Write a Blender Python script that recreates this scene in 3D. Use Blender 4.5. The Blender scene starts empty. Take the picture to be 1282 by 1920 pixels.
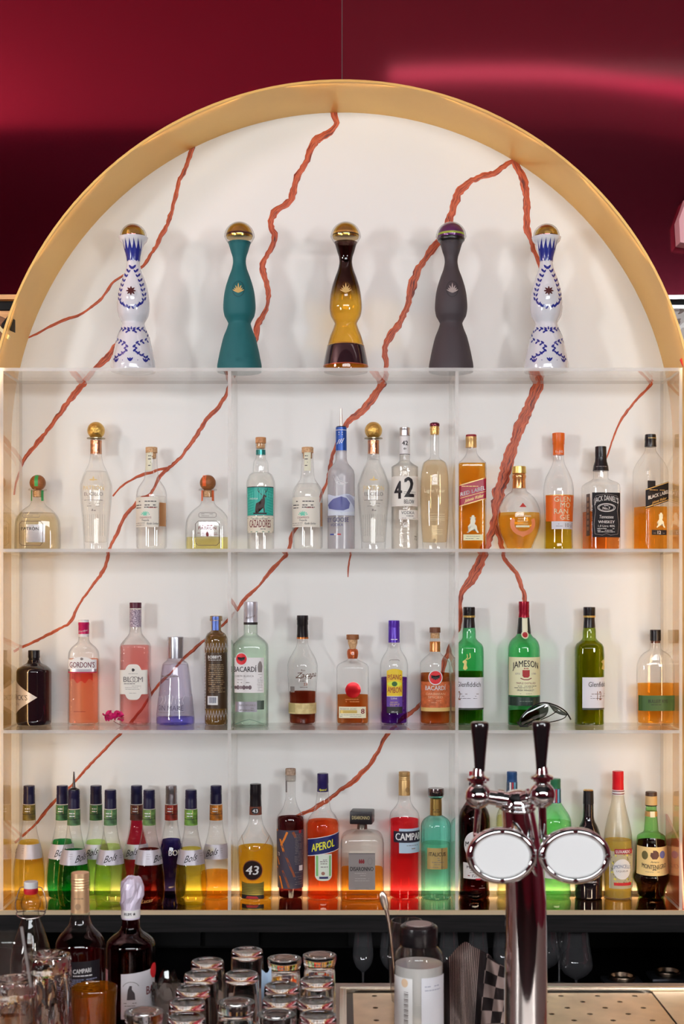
import bpy, bmesh, math, random
import numpy as np
from mathutils import Vector, Matrix
random.seed(7)
scene = bpy.context.scene
COL = scene.collection
R = math.radians
# ---------------------------------------------------------------- camera, world, lights, exposure
F, CX, HY, CZ = 2555.0, 641.0, 1120.0, 1.70       # focal length in px, principal column, horizon row, eye height
def P(px, py, d):
    return Vector(((px - CX) * d / F, d, CZ + (HY - py) * d / F))
cam = bpy.data.cameras.new('camera'); camo = bpy.data.objects.new('camera', cam); COL.objects.link(camo)
camo.location = (0, 0, CZ); camo.rotation_euler = (R(90), 0, 0)
cam.sensor_width = 36; cam.lens = F / 1920 * 36; cam.shift_y = (HY - 960) / 1920; cam.clip_start = 0.05
cam.dof.use_dof = True; cam.dof.focus_distance = 3.62; cam.dof.aperture_fstop = 9
scene.camera = camo
world = bpy.data.worlds.new('world'); scene.world = world; world.use_nodes = True
world.node_tree.nodes['Background'].inputs[0].default_value = (1.0, 0.86, 0.84, 1)
world.node_tree.nodes['Background'].inputs[1].default_value = 0.10
def area(name, loc, target, power, sx, sy, col=(1, 1, 1)):
    l = bpy.data.lights.new(name, 'AREA'); l.shape = 'RECTANGLE'; l.size = sx; l.size_y = sy; l.energy = power; l.color = col
    o = bpy.data.objects.new(name, l); COL.objects.link(o); o.location = loc
    o.rotation_euler = (Vector(target) - Vector(loc)).to_track_quat('-Z', 'Y').to_euler()
    return o
area('key_light_a', (-3.3, -0.8, 2.0), (0, 3.6, 1.8), 60, 0.45, 0.75, (0.97, 0.99, 1.0))
area('key_light_b', (2.1, -0.6, 2.05), (0, 3.6, 1.8), 33, 0.40, 0.7, (0.99, 0.985, 0.99))
area('room_fill_light', (0.3, -2.3, 3.06), (0, 3.6, 1.75), 110, 4.2, 0.6, (0.925, 0.97, 1.0))  # broad unseen fill standing in for the room's ambient light
area('canopy_fill_light', (-2.1, 2.2, 2.75), (-1.8, 2.5, 3.42), 22, 0.4, 0.2, (1.0, 0.8, 0.78))  # unseen fill added so the canopy's reflection reddens the left panel
area('back_wall_fill', (0.5, -2.6, 4.1), (0.2, -4.4, 1.4), 60, 0.8, 0.8, (1.0, 0.85, 0.8))  # unseen fill added so the chrome picks up red from the walls
def led(loc, direc, tang, length, power, col=(1.0, 0.66, 0.33)):
    l = bpy.data.lights.new('led_strip', 'AREA'); l.shape = 'RECTANGLE'; l.size = 0.006; l.size_y = length; l.energy = power; l.color = col
    o = bpy.data.objects.new('led_strip', l); COL.objects.link(o); z = -Vector(direc).normalized(); y = Vector(tang).normalized(); x = y.cross(z).normalized(); y = z.cross(x)
    o.matrix_world = Matrix.Translation(loc) @ Matrix((x, y, z)).transposed().to_4x4()
LEDW = 0.50                                          # watts per metre of warm strip, added to copy the glow: round the arch front, and along the bottom shelf's back
for sgn in (-1, 1): led((sgn * 0.895, 3.494, 1.51), (-sgn * 0.25, 1, 0), (0, 0, 1), 1.2, LEDW * 1.2)
for i in range(7):
    t = math.pi * (i + 0.5) / 7; led((0.89 * math.cos(t), 3.494, 2.12 + 0.89 * math.sin(t)), (-0.25 * math.cos(t), 1, -0.25 * math.sin(t)), (-math.sin(t), 0, math.cos(t)), 0.36, LEDW * 0.36 * 0.32)
led((0, 3.7035, 0.8985), (0, -0.3, 1), (1, 0, 0), 1.74, 0.40)
scene.view_settings.view_transform = 'Standard'; scene.view_settings.look = 'None'
scene.view_settings.exposure = 0.0; scene.view_settings.gamma = 1.0; scene.view_settings.use_curve_mapping = False
cy = scene.cycles
cy.use_denoising = True; cy.transparent_max_bounces = 28; cy.max_bounces = 8; cy.transmission_bounces = 8; cy.use_adaptive_sampling = True; cy.adaptive_threshold = 0.13; cy.adaptive_min_samples = 24; cy.use_light_tree = False
cy.glossy_bounces = 4; cy.diffuse_bounces = 2; cy.caustics_reflective = True; cy.caustics_refractive = True; cy.blur_glossy = 0.6
cy.sample_clamp_indirect = 6.0

# ---------------------------------------------------------------- materials
def lin(c):
    v = np.array(c[:3], float) / 255.0
    return np.where(v <= 0.04045, v / 12.92, ((v + 0.055) / 1.055) ** 2.4)
def alb(c, k=0.74):
    return tuple(np.clip(lin(c) / k, 0.002, 0.92))
_M = {}
def nt(name):
    m = bpy.data.materials.new(name); m.use_nodes = True
    n = m.node_tree; n.nodes.clear(); out = n.nodes.new('ShaderNodeOutputMaterial')
    return m, n, out
def mat(name, col, rough=0.5, metal=0.0, spec=0.5, coat=0.0, k=0.74, emis=0, noise=None, bump=0, bscale=60):
    """principled material, colour given as it shows in the photograph (0-255)"""
    key = ('p', name)
    if key in _M: return _M[key]
    m, n, out = nt(name); b = n.nodes.new('ShaderNodeBsdfPrincipled')
    c = alb(col, k)
    b.inputs['Base Color'].default_value = (*c, 1); b.inputs['Roughness'].default_value = rough
    b.inputs['Metallic'].default_value = metal; b.inputs['Specular IOR Level'].default_value = spec
    b.inputs['Coat Weight'].default_value = coat; b.inputs['Coat Roughness'].default_value = 0.05
    if emis:
        b.inputs['Emission Color'].default_value = (*c, 1); b.inputs['Emission Strength'].default_value = emis
    if noise or bump:
        tc = n.nodes.new('ShaderNodeTexCoord')
        tx = n.nodes.new('ShaderNodeTexNoise'); tx.inputs['Scale'].default_value = (noise[1] if noise else bscale); tx.inputs['Detail'].default_value = 6
        mp = n.nodes.new('ShaderNodeMapping'); n.links.new(tc.outputs['Object'], mp.inputs[0]); n.links.new(mp.outputs[0], tx.inputs['Vector'])
        if noise:
            if len(noise) > 2: mp.inputs['Scale'].default_value = noise[2]
            mx = n.nodes.new('ShaderNodeMix'); mx.data_type = 'RGBA'
            mx.inputs['A'].default_value = (*c, 1); mx.inputs['B'].default_value = (*alb(noise[0], k), 1)
            rp = n.nodes.new('ShaderNodeMapRange'); rp.inputs[1].default_value = 0.38; rp.inputs[2].default_value = 0.62
            n.links.new(tx.outputs['Fac'], rp.inputs[0]); n.links.new(rp.outputs[0], mx.inputs['Factor']); n.links.new(mx.outputs['Result'], b.inputs['Base Color'])
        if bump:
            bp = n.nodes.new('ShaderNodeBump'); bp.inputs['Strength'].default_value = bump; bp.inputs['Distance'].default_value = 0.002
            n.links.new(tx.outputs['Fac'], bp.inputs['Height']); n.links.new(bp.outputs[0], b.inputs['Normal'])
    n.links.new(b.outputs[0], out.inputs[0]); _M[key] = m
    return m
def glass(name, tr, edge=0.45, rough=0.02, f0=0.045, haze=0.0, hazecol=(0.85, 0.85, 0.85), pw=2.6, bump=0, bscale=40, tl_mix=0.5):
    """thin clear wall: tinted straight-through transmission, Fresnel reflection, more absorption at grazing angles, optional frosting"""
    key = ('g', name)
    if key in _M: return _M[key]
    m, n, out = nt(name); N = n.nodes.new; L = n.links.new
    lw = N('ShaderNodeLayerWeight'); lw.inputs[0].default_value = 0.5
    pe = N('ShaderNodeMath'); pe.operation = 'POWER'; pe.inputs[1].default_value = pw; L(lw.outputs['Facing'], pe.inputs[0])
    mx = N('ShaderNodeMix'); mx.data_type = 'RGBA'; mx.inputs['A'].default_value = (*tr, 1)
    mx.inputs['B'].default_value = (*[t * edge for t in tr], 1); L(pe.outputs[0], mx.inputs['Factor'])
    tb = N('ShaderNodeBsdfTransparent'); L(mx.outputs['Result'], tb.inputs[0])
    src = tb.outputs[0]
    if haze:
        df = N('ShaderNodeBsdfDiffuse'); df.inputs[0].default_value = (*hazecol, 1)
        tl = N('ShaderNodeBsdfTranslucent'); tl.inputs[0].default_value = (*hazecol, 1)
        m1 = N('ShaderNodeMixShader'); m1.inputs[0].default_value = tl_mix; L(df.outputs[0], m1.inputs[1]); L(tl.outputs[0], m1.inputs[2])
        m2 = N('ShaderNodeMixShader'); m2.inputs[0].default_value = haze; L(src, m2.inputs[1]); L(m1.outputs[0], m2.inputs[2]); src = m2.outputs[0]
    if f0 == 0:
        L(src, out.inputs[0]); _M[key] = m; return m
    gl = N('ShaderNodeBsdfGlossy'); gl.inputs['Roughness'].default_value = rough; gl.inputs[0].default_value = (1, 1, 1, 1)
    if bump:
        tc = N('ShaderNodeTexCoord'); tx = N('ShaderNodeTexNoise'); tx.inputs['Scale'].default_value = bscale; L(tc.outputs['Object'], tx.inputs['Vector'])
        bp = N('ShaderNodeBump'); bp.inputs['Strength'].default_value = bump; bp.inputs['Distance'].default_value = 0.004
        L(tx.outputs['Fac'], bp.inputs['Height']); L(bp.outputs[0], gl.inputs['Normal']); L(bp.outputs[0], lw.inputs['Normal'])
    p5 = N('ShaderNodeMath'); p5.operation = 'POWER'; p5.inputs[1].default_value = 5; L(lw.outputs['Facing'], p5.inputs[0])
    ma = N('ShaderNodeMath'); ma.operation = 'MULTIPLY_ADD'; ma.inputs[1].default_value = 0.75; ma.inputs[2].default_value = f0; L(p5.outputs[0], ma.inputs[0])
    ms = N('ShaderNodeMixShader'); L(ma.outputs[0], ms.inputs[0]); L(src, ms.inputs[1]); L(gl.outputs[0], ms.inputs[2])
    L(ms.outputs[0], out.inputs[0]); _M[key] = m
    return m
def _through(col, k, e):
    v = lin(col) / k
    if v.max() > 0.985: v = v * 0.985 / v.max()
    return np.clip(v, 0.0004, 0.985) ** (e + 0.24 * max(0.0, 1 - v.max()) ** 1.2)
def liquid(name, col, k=0.5, edge=0.95, haze=0.08):
    """liquid: colour as seen against the white back panel, split over its two surfaces"""
    hz = lin(col); hz = hz / max(hz.max(), 0.25) * 0.85
    return glass('liquid_' + name, tuple(_through(col, k, 0.25)), edge=edge, f0=0.0, rough=0.1, haze=haze if lin(col).max() > .5 else haze * .3, hazecol=tuple(hz))
def tinted(name, col, k=0.55, edge=0.4, **kw):
    return glass('glass_' + name, tuple(_through(col, k, 0.34)), edge=edge, **kw)
def solid_glass(name, col=(1, 1, 1), rough=0.0, ior=1.47, bump=0, bscale=30):
    key = ('s', name)
    if key in _M: return _M[key]
    m, n, out = nt(name); b = n.nodes.new('ShaderNodeBsdfPrincipled')
    b.inputs['Base Color'].default_value = (*col, 1); b.inputs['Transmission Weight'].default_value = 1
    b.inputs['Roughness'].default_value = rough; b.inputs['IOR'].default_value = ior
    n.links.new(b.outputs[0], out.inputs[0]); _M[key] = m
    return m
CLEAR = glass('clear_bottle_glass', (0.985, 0.985, 0.98), edge=0.3, pw=5.0)
ACRYL = glass('acrylic_sheet', (0.99, 0.99, 0.985), edge=1.0, f0=0.045)
ACRYL_EDGE = glass('acrylic_edge', (0.95, 0.94, 0.92), edge=0.95, f0=0.03, rough=0.5, haze=0.48, hazecol=(0.95, 0.93, 0.90), tl_mix=0.08)
FROST = glass('frosted_glass', (0.90, 0.90, 0.92), edge=0.55, rough=0.25, f0=0.05, haze=0.30, hazecol=(0.92, 0.91, 0.93))
BLACK = mat('black_plastic', (24, 20, 24), 0.28)
NAVY = mat('navy_cap', (28, 26, 58), 0.3, spec=0.6)
SILVER = mat('silver_foil', (196, 194, 200), 0.28, 0.85)
PAPER = mat('white_paper', (214, 212, 212), 0.55)
CREAM = mat('cream_paper', (224, 214, 184), 0.55)
INK = mat('black_ink', (30, 26, 30), 0.5)
GREYINK = mat('grey_ink', (120, 112, 110), 0.5)
REDINK = mat('dark_red_ink', (120, 34, 40), 0.5)
WHITEINK = mat('white_ink', (226, 222, 220), 0.5)
GOLDINK = mat('gold_ink', (206, 176, 112), 0.35, 0.4)
GOLD = mat('gold_metal', (214, 180, 104), 0.25, 0.9)
CORK = mat('natural_cork', (206, 170, 128), 0.7, noise=((178, 136, 96), 220))
WOOD = mat('stopper_wood', (150, 96, 52), 0.45, noise=((120, 70, 36), 160, (1, 1, 8)))
CHROME = mat('chrome', (240, 238, 238), 0.06, 1.0)
STEEL = mat('brushed_steel', (206, 192, 180), 0.28, 1.0)

# ---------------------------------------------------------------- object helpers
def link(o, parent=None):
    COL.objects.link(o)
    if parent: o.parent = parent
    return o
def obj(name, verts, faces, m, parent=None, smooth=True, sharp=38, uvs=None, mats=None, fmat=None):
    me = bpy.data.meshes.new(name); me.from_pydata([tuple(map(float, v)) for v in verts], [], faces)
    if m is not None: me.materials.append(m)
    for x in (mats or []): me.materials.append(x)
    if fmat is not None: me.polygons.foreach_set('material_index', fmat)
    if smooth:
        me.polygons.foreach_set('use_smooth', [True] * len(me.polygons))
        if sharp: me.set_sharp_from_angle(angle=R(sharp))
    if uvs is not None:
        ul = me.uv_layers.new(name='UVMap')
        for lp in me.loops: ul.data[lp.index].uv = uvs[lp.vertex_index]
    me.update()
    return link(bpy.data.objects.new(name, me), parent)
def tag(o, label, cat, group=None, kind=None):
    if label: o['label'] = label
    if cat: o['category'] = cat
    if group: o['group'] = group
    if kind: o['kind'] = kind
    return o
def empty(name, loc, rz=0):
    o = bpy.data.objects.new(name, None); COL.objects.link(o); o.location = loc; o.rotation_euler = (0, 0, rz); o.empty_display_size = 0.05
    return o
class MB:
    """collects primitive shapes into one mesh"""
    def __init__(s): s.v = []; s.f = []; s.mi = []
    def add(s, v, f, mi=0):
        b = len(s.v); s.v += [tuple(x) for x in v]; s.f += [tuple(i + b for i in q) for q in f]; s.mi += [mi] * len(f); return s
    def box(s, x0, x1, y0, y1, z0, z1, mi=0, bev=0):
        if bev <= 0:
            v = [(x, y, z) for z in (z0, z1) for y in (y0, y1) for x in (x0, x1)]
            return s.add(v, [(0, 2, 3, 1), (4, 5, 7, 6), (0, 1, 5, 4), (2, 6, 7, 3), (0, 4, 6, 2), (1, 3, 7, 5)], mi)
        bm = bmesh.new(); bmesh.ops.create_cube(bm, size=1)
        for q in bm.verts: q.co = Vector(((x0 + x1) / 2 + q.co.x * (x1 - x0), (y0 + y1) / 2 + q.co.y * (y1 - y0), (z0 + z1) / 2 + q.co.z * (z1 - z0)))
        bmesh.ops.bevel(bm, geom=bm.edges[:], offset=bev, segments=2, affect='EDGES', profile=0.6); bm.verts.index_update()
        s.add([q.co[:] for q in bm.verts], [[q.index for q in f.verts] for f in bm.faces], mi); bm.free(); return s
    def lathe(s, prof, seg=32, c=(0, 0, 0), mi=0, cap0=True, cap1=True, M=None, sx=1, sy=1):
        v = []; n = len(prof)
        for r, z in prof:
            for i in range(seg):
                a = 2 * math.pi * i / seg; v.append(Vector((r * math.cos(a) * sx, r * math.sin(a) * sy, z)))
        f = [(j * seg + i, j * seg + (i + 1) % seg, (j + 1) * seg + (i + 1) % seg, (j + 1) * seg + i) for j in range(n - 1) for i in range(seg)]
        if cap0: f.append(tuple(reversed(range(seg))))
        if cap1: f.append(tuple(range((n - 1) * seg, n * seg)))
        M = M or Matrix.Identity(4)
        return s.add([(M @ q) + Vector(c) for q in v], f, mi)
    def tube(s, pts, rad, seg=12, mi=0, closed=False):
        pts = [Vector(p) for p in pts]; n = len(pts); v = []
        rad = rad if hasattr(rad, '__len__') else [rad] * n
        up = None
        for i, p in enumerate(pts):
            a = pts[(i - 1) % n] if (closed or i) else p; b = pts[(i + 1) % n] if (closed or i < n - 1) else p
            t = (b - a).normalized()
            if up is None: up = t.orthogonal().normalized()
            up = (up - t * up.dot(t)).normalized(); w = t.cross(up)
            for k in range(seg):
                q = 2 * math.pi * k / seg; v.append(p + (up * math.cos(q) + w * math.sin(q)) * rad[i])
        m = n if closed else n - 1
        f = [(j * seg + k, j * seg + (k + 1) % seg, ((j + 1) % n) * seg + (k + 1) % seg, ((j + 1) % n) * seg + k) for j in range(m) for k in range(seg)]
        if not closed: f += [tuple(reversed(range(seg))), tuple(range((n - 1) * seg, n * seg))]
        return s.add(v, f, mi)
    def build(s, name, m, parent=None, smooth=True, sharp=38, mats=None):
        return obj(name, s.v, s.f, m, parent, smooth, sharp, mats=mats, fmat=s.mi if mats else None)
def spline(pts, step):
    """Catmull-Rom through rows of numbers, resampled at about `step` in the first two columns"""
    p = np.array(pts, float); out = []
    for i in range(len(p) - 1):
        a, b, c, d = p[max(i - 1, 0)], p[i], p[i + 1], p[min(i + 2, len(p) - 1)]
        n = max(1, int(np.linalg.norm((c - b)[:2]) / step))
        for t in np.arange(n) / n:
            out.append(0.5 * ((2 * b) + (-a + c) * t + (2 * a - 5 * b + 4 * c - d) * t * t + (-a + 3 * b - 3 * c + d) * t ** 3))
    out.append(p[-1]); return np.array(out)
def mono(xs, ys, q):
    """monotone cubic interpolation"""
    xs = np.array(xs, float); ys = np.array(ys, float); h = np.diff(xs); dl = np.diff(ys) / h; m = np.zeros(len(xs))
    m[0], m[-1] = dl[0], dl[-1]
    for i in range(1, len(xs) - 1):
        if dl[i - 1] * dl[i] > 0:
            w1 = 2 * h[i] + h[i - 1]; w2 = h[i] + 2 * h[i - 1]; m[i] = (w1 + w2) / (w1 / dl[i - 1] + w2 / dl[i])
    q = np.clip(q, xs[0], xs[-1]); i = np.clip(np.searchsorted(xs, q) - 1, 0, len(h) - 1); t = (q - xs[i]) / h[i]
    return ((1 + 2 * t) * (1 - t) ** 2 * ys[i] + t * (1 - t) ** 2 * h[i] * m[i] + t * t * (3 - 2 * t) * ys[i + 1] + t * t * (t - 1) * h[i] * m[i + 1])

# ---------------------------------------------------------------- lettering (Blender's built-in font)
_T = {}
def glyphs(s, bold=0.0, shear=0.0, space=1.0):
    key = (s, bold, shear, space)
    if key not in _T:
        c = bpy.data.curves.new('lettering', 'FONT'); c.body = s; c.resolution_u = 2; c.offset = bold; c.shear = shear; c.space_character = space
        o = bpy.data.objects.new('lettering', c); me = bpy.data.meshes.new_from_object(o)
        v = np.array([q.co[:2] for q in me.vertices]).reshape(-1, 2); f = [tuple(p.vertices) for p in me.polygons]
        bpy.data.objects.remove(o); bpy.data.curves.remove(c); bpy.data.meshes.remove(me)
        if len(v): v[:, 0] -= (v[:, 0].min() + v[:, 0].max()) / 2
        _T[key] = (v, f)
    return _T[key]
_CAPH = glyphs('H')[0][:, 1].max()
def slices(v, f, step):
    """cut flat print into narrow upright strips so that it follows a curved bottle"""
    xs = [p[0] for p in v]
    if not xs or max(xs) - min(xs) < step: return v, f
    bm = bmesh.new(); vs = [bm.verts.new((x, y, 0)) for x, y in v]
    for q in f:
        try: bm.faces.new([vs[i] for i in q])
        except ValueError: pass
    x = math.floor(min(xs) / step) * step + step
    while x < max(xs):
        bmesh.ops.bisect_plane(bm, geom=bm.verts[:] + bm.edges[:] + bm.faces[:], plane_co=(x, 0, 0), plane_no=(1, 0, 0)); x += step
    bm.verts.index_update(); r = [(q.co.x, q.co.y) for q in bm.verts], [[q.index for q in g.verts] for g in bm.faces]; bm.free(); return r

# ---------------------------------------------------------------- bottles
def section(a, dr, n, m=40):
    t = np.linspace(0, math.pi, m); c = np.sin(t); s = -np.cos(t)
    x = a * np.sign(c) * np.abs(c) ** (2 / n); y = a * dr * np.sign(s) * np.abs(s) ** (2 / n)
    return x, y
class B:
    def __init__(s, name, label, cat, cx, zs, d, prof, gl, liq=None, level=None, dr=1.0, n=2.0, yaw=0, group=None,
                 base=3.0, inset=2.0, ripple=None, seg=44, wall=True, closed_top=False, nk=None, flute=0):
        s.k = d / F; s.cx = cx; s.d = d; s.yb = HY + (CZ - zs) * F / d; s.pr = []
        s.root = tag(empty(name, ((cx - CX) * s.k, d, zs + 0.0004), R(yaw)), label, cat, group)
        ys = [p[0] for p in prof]; hs = [p[1] for p in prof]
        if ys[-1] < s.yb: ys.append(s.yb); hs.append(hs[-1])
        else: ys[-1] = s.yb
        s.ys, s.hs, s.dr, s.n = ys, hs, dr, n; s.nk = nk or min(hs); s.mx = max(hs); s.ripple = ripple; s.flute = flute; s.seg = seg; s._c = {}
        if wall:
            s.glass = s.body('glass', gl, ys[0], s.yb, 0.0, closed_top)
        if liq: s.liq = s.body('liquid', liq, level, s.yb - base, inset, True)
    def hw(s, y):
        h = mono(s.ys, s.hs, np.atleast_1d(np.array(y, float)))
        if s.ripple:
            y0, y1, amp, per = s.ripple; yy = np.atleast_1d(y); h = h + np.where((yy > y0) & (yy < y1), amp * np.sin((yy - y0) * 2 * math.pi / per), 0)
        return h
    def sec(s, h):
        t = 0.0 if s.mx <= s.nk * 1.15 else min(max((h - s.nk * 1.12) / (s.mx * 0.93 - s.nk * 1.12), 0), 1)
        t = t * t * (3 - 2 * t); return 1 + (s.dr - 1) * t, 2 + (s.n - 2) * t
    def body(s, name, m, y0, y1, inset, top):
        step = 1.1 if s.ripple else 2.4
        q = set(np.round(np.linspace(y0, y1, max(4, int((y1 - y0) / step))), 3)) | {round(v, 3) for v in s.ys if y0 < v < y1}
        q = sorted(q); hs = s.hw(q); v = []; f = []; S = s.seg
        rings = []
        if y1 >= s.yb - 6 and True: rings_end = True
        for y, h in zip(q, hs):
            dr, n = s.sec(h); h2 = max(h - inset, 0.5); z = (s.yb - y) * s.k
            rings.append((h2, dr, n, z))
        h2, dr, n, z = rings[-1]
        rings[-1] = (h2 * 0.985, dr, n, z + 0.5 * s.k); rings.append((h2 * 0.93, dr, n, z)); 
        if inset == 0: rings.append((h2 * 0.7, dr, n, z + 1.2 * s.k))
        for h2, dr, n, z in rings:
            for i in range(S):
                a = 2 * math.pi * i / S; c, sn = math.cos(a), math.sin(a)
                e = 1 + (s.flute * 0.5 * (math.cos(a * 18) - 1) if s.flute and h2 > s.mx * .8 else 0)
                v.append((h2 * e * s.k * math.copysign(abs(c) ** (2 / n), c), h2 * e * s.k * dr * math.copysign(abs(sn) ** (2 / n), sn), z))
        nr = len(rings)
        for j in range(nr - 1):
            for i in range(S): f.append((j * S + i, (j + 1) * S + i, (j + 1) * S + (i + 1) % S, j * S + (i + 1) % S))
        f.append(tuple(range((nr - 1) * S, nr * S)))
        if top: f.append(tuple(reversed(range(S))))
        return obj(name, v, f, m, s.root)
    def xu(s, x, y):
        """photo offset from the axis -> arc length along the surface"""
        h = float(s.hw(y)[0]); dr, n = s.sec(h)
        if n > 3: return x
        return h * math.asin(max(-0.999, min(0.999, x / h)))
    def surf(s, u, y, off=0.0005):
        key = round(y * 4); c = s._c.get(key)
        if c is None:
            h = float(s.hw(y)[0]); dr, n = s.sec(h); x, yy = section(h, dr, n)
            L = np.concatenate([[0], np.cumsum(np.hypot(np.diff(x), np.diff(yy)))]); c = (L, x, yy); s._c[key] = c
        L, x, yy = c; a = min(abs(u), L[-1]); X = np.interp(a, L, x); Y = np.interp(a, L, yy)
        a0, a1 = max(a - 1.2, 0), min(a + 1.2, L[-1])
        tx = np.interp(a1, L, x) - np.interp(a0, L, x); ty = np.interp(a1, L, yy) - np.interp(a0, L, yy)
        nx, ny = ty, -tx; q = math.hypot(nx, ny) or 1; nx /= q; ny /= q
        if a < 1.2: nx = nx * (a / 1.2)
        sg = 1 if u >= 0 else -1
        return (sg * (X * s.k + nx * off), Y * s.k + ny * off, (s.yb - y) * s.k)
    def cap(s, prof, m, name='cap', seg=32, parent=None, dx=0, ridges=0):
        pr = [(h * s.k, (s.yb - y) * s.k) for y, h in reversed(prof)]
        t = pr[-1]; b = pr[0]
        pr = pr[:-1] + [(t[0], t[1] - 0.6 * s.k), (t[0] - 0.7 * s.k, t[1])]
        return MB().lathe(pr, seg, (dx * s.k, 0, 0)).build(name, m, parent or s.root)
    def label(s, x0, x1, y0, y1, m, name='label', off=0.0005, nu=18, nv=6, parent=None, slope=0.0, arc=0.0, uv=False):
        """paper label; y0/y1 numbers or functions of t in [-1, 1]; slope = rise in px towards +x"""
        ym = ((y0(0) if callable(y0) else y0) + (y1(0) if callable(y1) else y1)) / 2
        u0, u1 = s.xu(x0, ym), s.xu(x1, ym); v = []; uvs = []
        for j in range(nv + 1):
            for i in range(nu + 1):
                t = i / nu * 2 - 1; a = y0(t) if callable(y0) else y0; b = y1(t) if callable(y1) else y1
                y = a + (b - a) * j / nv - slope * t / 2 - arc * (1 - t * t)
                v.append(s.surf(u0 + (u1 - u0) * i / nu, y, off)); uvs.append((i / nu, 1 - j / nv))
        f = [(j * (nu + 1) + i, (j + 1) * (nu + 1) + i, (j + 1) * (nu + 1) + i + 1, j * (nu + 1) + i + 1) for j in range(nv) for i in range(nu)]
        return obj(name, v, f, m, parent or s.root, uvs=uvs)
    def disc(s, x, y, rx, ry, m, name='emblem', off=0.0008, parent=None, bulge=0.0, ring=None):
        u = s.xu(x, y); v = [s.surf(u, y, off + bulge)]; f = []; S = 28; K = 4
        for j in range(1, K + 1):
            for i in range(S):
                a = 2 * math.pi * i / S; t = j / K
                v.append(s.surf(u + rx * t * math.cos(a), y - ry * t * math.sin(a), off + bulge * (1 - t * t)))
        f += [(0, 1 + i, 1 + (i + 1) % S) for i in range(S)]
        f += [(1 + (j - 1) * S + i, 1 + j * S + i, 1 + j * S + (i + 1) % S, 1 + (j - 1) * S + (i + 1) % S) for j in range(1, K) for i in range(S)]
        return obj(name, v, f, m, parent or s.root)
    def put(s, m, parent, v2, f, off=0.0010):
        """flat print given as (x-arc, photo y) points, gathered per parent and material"""
        for e in s.pr:
            if e[0] is m and e[1] is parent: break
        else:
            e = [m, parent, [], []]; s.pr.append(e)
        b = len(e[2]); e[2] += [s.surf(x, y, off) for x, y in v2]; e[3] += [tuple(i + b for i in q) for q in f]
    def text(s, parent, st, x, y, h, m, w=None, bold=0.0, shear=0.0, arc=0.0, slope=0.0, space=1.0, off=0.0010, rot=0):
        """y = photo row of the letters' middle, h = capital height, w = total width (px)"""
        v, f = glyphs(st, 0.0, shear, space)
        if not len(v): return
        if bold:                                     # heavier strokes: the same letters again, shifted a hair
            n0 = len(v); v = np.concatenate([v + (-bold, 0), v + (bold, 0), v + (0, bold * .6)]); f = f + [tuple(i + n0 for i in q) for q in f] + [tuple(i + 2 * n0 for i in q) for q in f]
        u = s.xu(x, y); k = h / _CAPH; wid = np.ptp(v[:, 0]) * k; kx = k * (w / wid if w else 1); hwid = np.ptp(v[:, 0]) * kx / 2 or 1
        X = v[:, 0] * kx; Y = v[:, 1] * k - h / 2
        if rot:
            c, q = math.cos(R(rot)), math.sin(R(rot)); X, Y = X * c - Y * q, X * q + Y * c
        pts = [(u + a, y - b - arc * (1 - (a / hwid) ** 2) - slope * a / (2 * hwid)) for a, b in zip(X, Y)]
        if h >= 6.5: pts, f = slices(pts, f, 3.0)
        s.put(m, parent, pts, f, off)
    def bar(s, parent, x0, x1, y0, y1, m, off=0.0010, slope=0.0, n=5):
        u0, u1 = s.xu(x0, (y0 + y1) / 2), s.xu(x1, (y0 + y1) / 2)
        pts = [(u0 + (u1 - u0) * i / n, y - slope * (i / n - .5)) for y in (y0, y1) for i in range(n + 1)]
        s.put(m, parent, pts, [(i, n + 1 + i, n + 2 + i, i + 1) for i in range(n)], off)
    def small(s, parent, x0, x1, ys, m, h=1.0, fill=0.8, words=True, slope=0.0):
        """rows of fine print as short dashes"""
        rnd = random.Random(int(x0 * 13 + ys[0] * 7))
        for y in ys:
            x = x0 + rnd.random() * 2; e = x1 - rnd.random() * (x1 - x0) * 0.15
            while x < e:
                w = 2 + rnd.random() * 5
                if rnd.random() < fill: s.bar(parent, x, min(x + w, e), y - h / 2, y + h / 2, m, n=2, slope=0)
                x += w + 0.9
    def poly(s, parent, pts, m, off=0.0010, sub=0, x_is_photo=True):
        bm = bmesh.new(); vs = [bm.verts.new((a, b, 0)) for a, b in pts]; bm.faces.new(vs)
        bmesh.ops.triangulate(bm, faces=bm.faces[:])
        if sub: bmesh.ops.subdivide_edges(bm, edges=bm.edges[:], cuts=sub, use_grid_fill=True)
        bm.verts.index_update()
        q = [((s.xu(v.co.x, v.co.y) if x_is_photo else v.co.x), v.co.y) for v in bm.verts]; fs = [[v.index for v in f.verts] for f in bm.faces]; bm.free()
        s.put(m, parent, *slices(q, fs, 3.0), off)
    def leaf(s, parent, x, y, ln, wd, ang, m, off=0.0006):
        u = s.xu(x, y); c, q = math.cos(R(ang)), math.sin(R(ang)); pts = []
        for i in range(8):
            a = 2 * math.pi * i / 8; X = ln / 2 * math.cos(a); Y = wd / 2 * math.sin(a) * (1 - 0.35 * math.cos(a)); pts.append((u + X * c - Y * q, y - X * q - Y * c))
        s.put(m, parent, pts, [tuple(range(8))], off)
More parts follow.
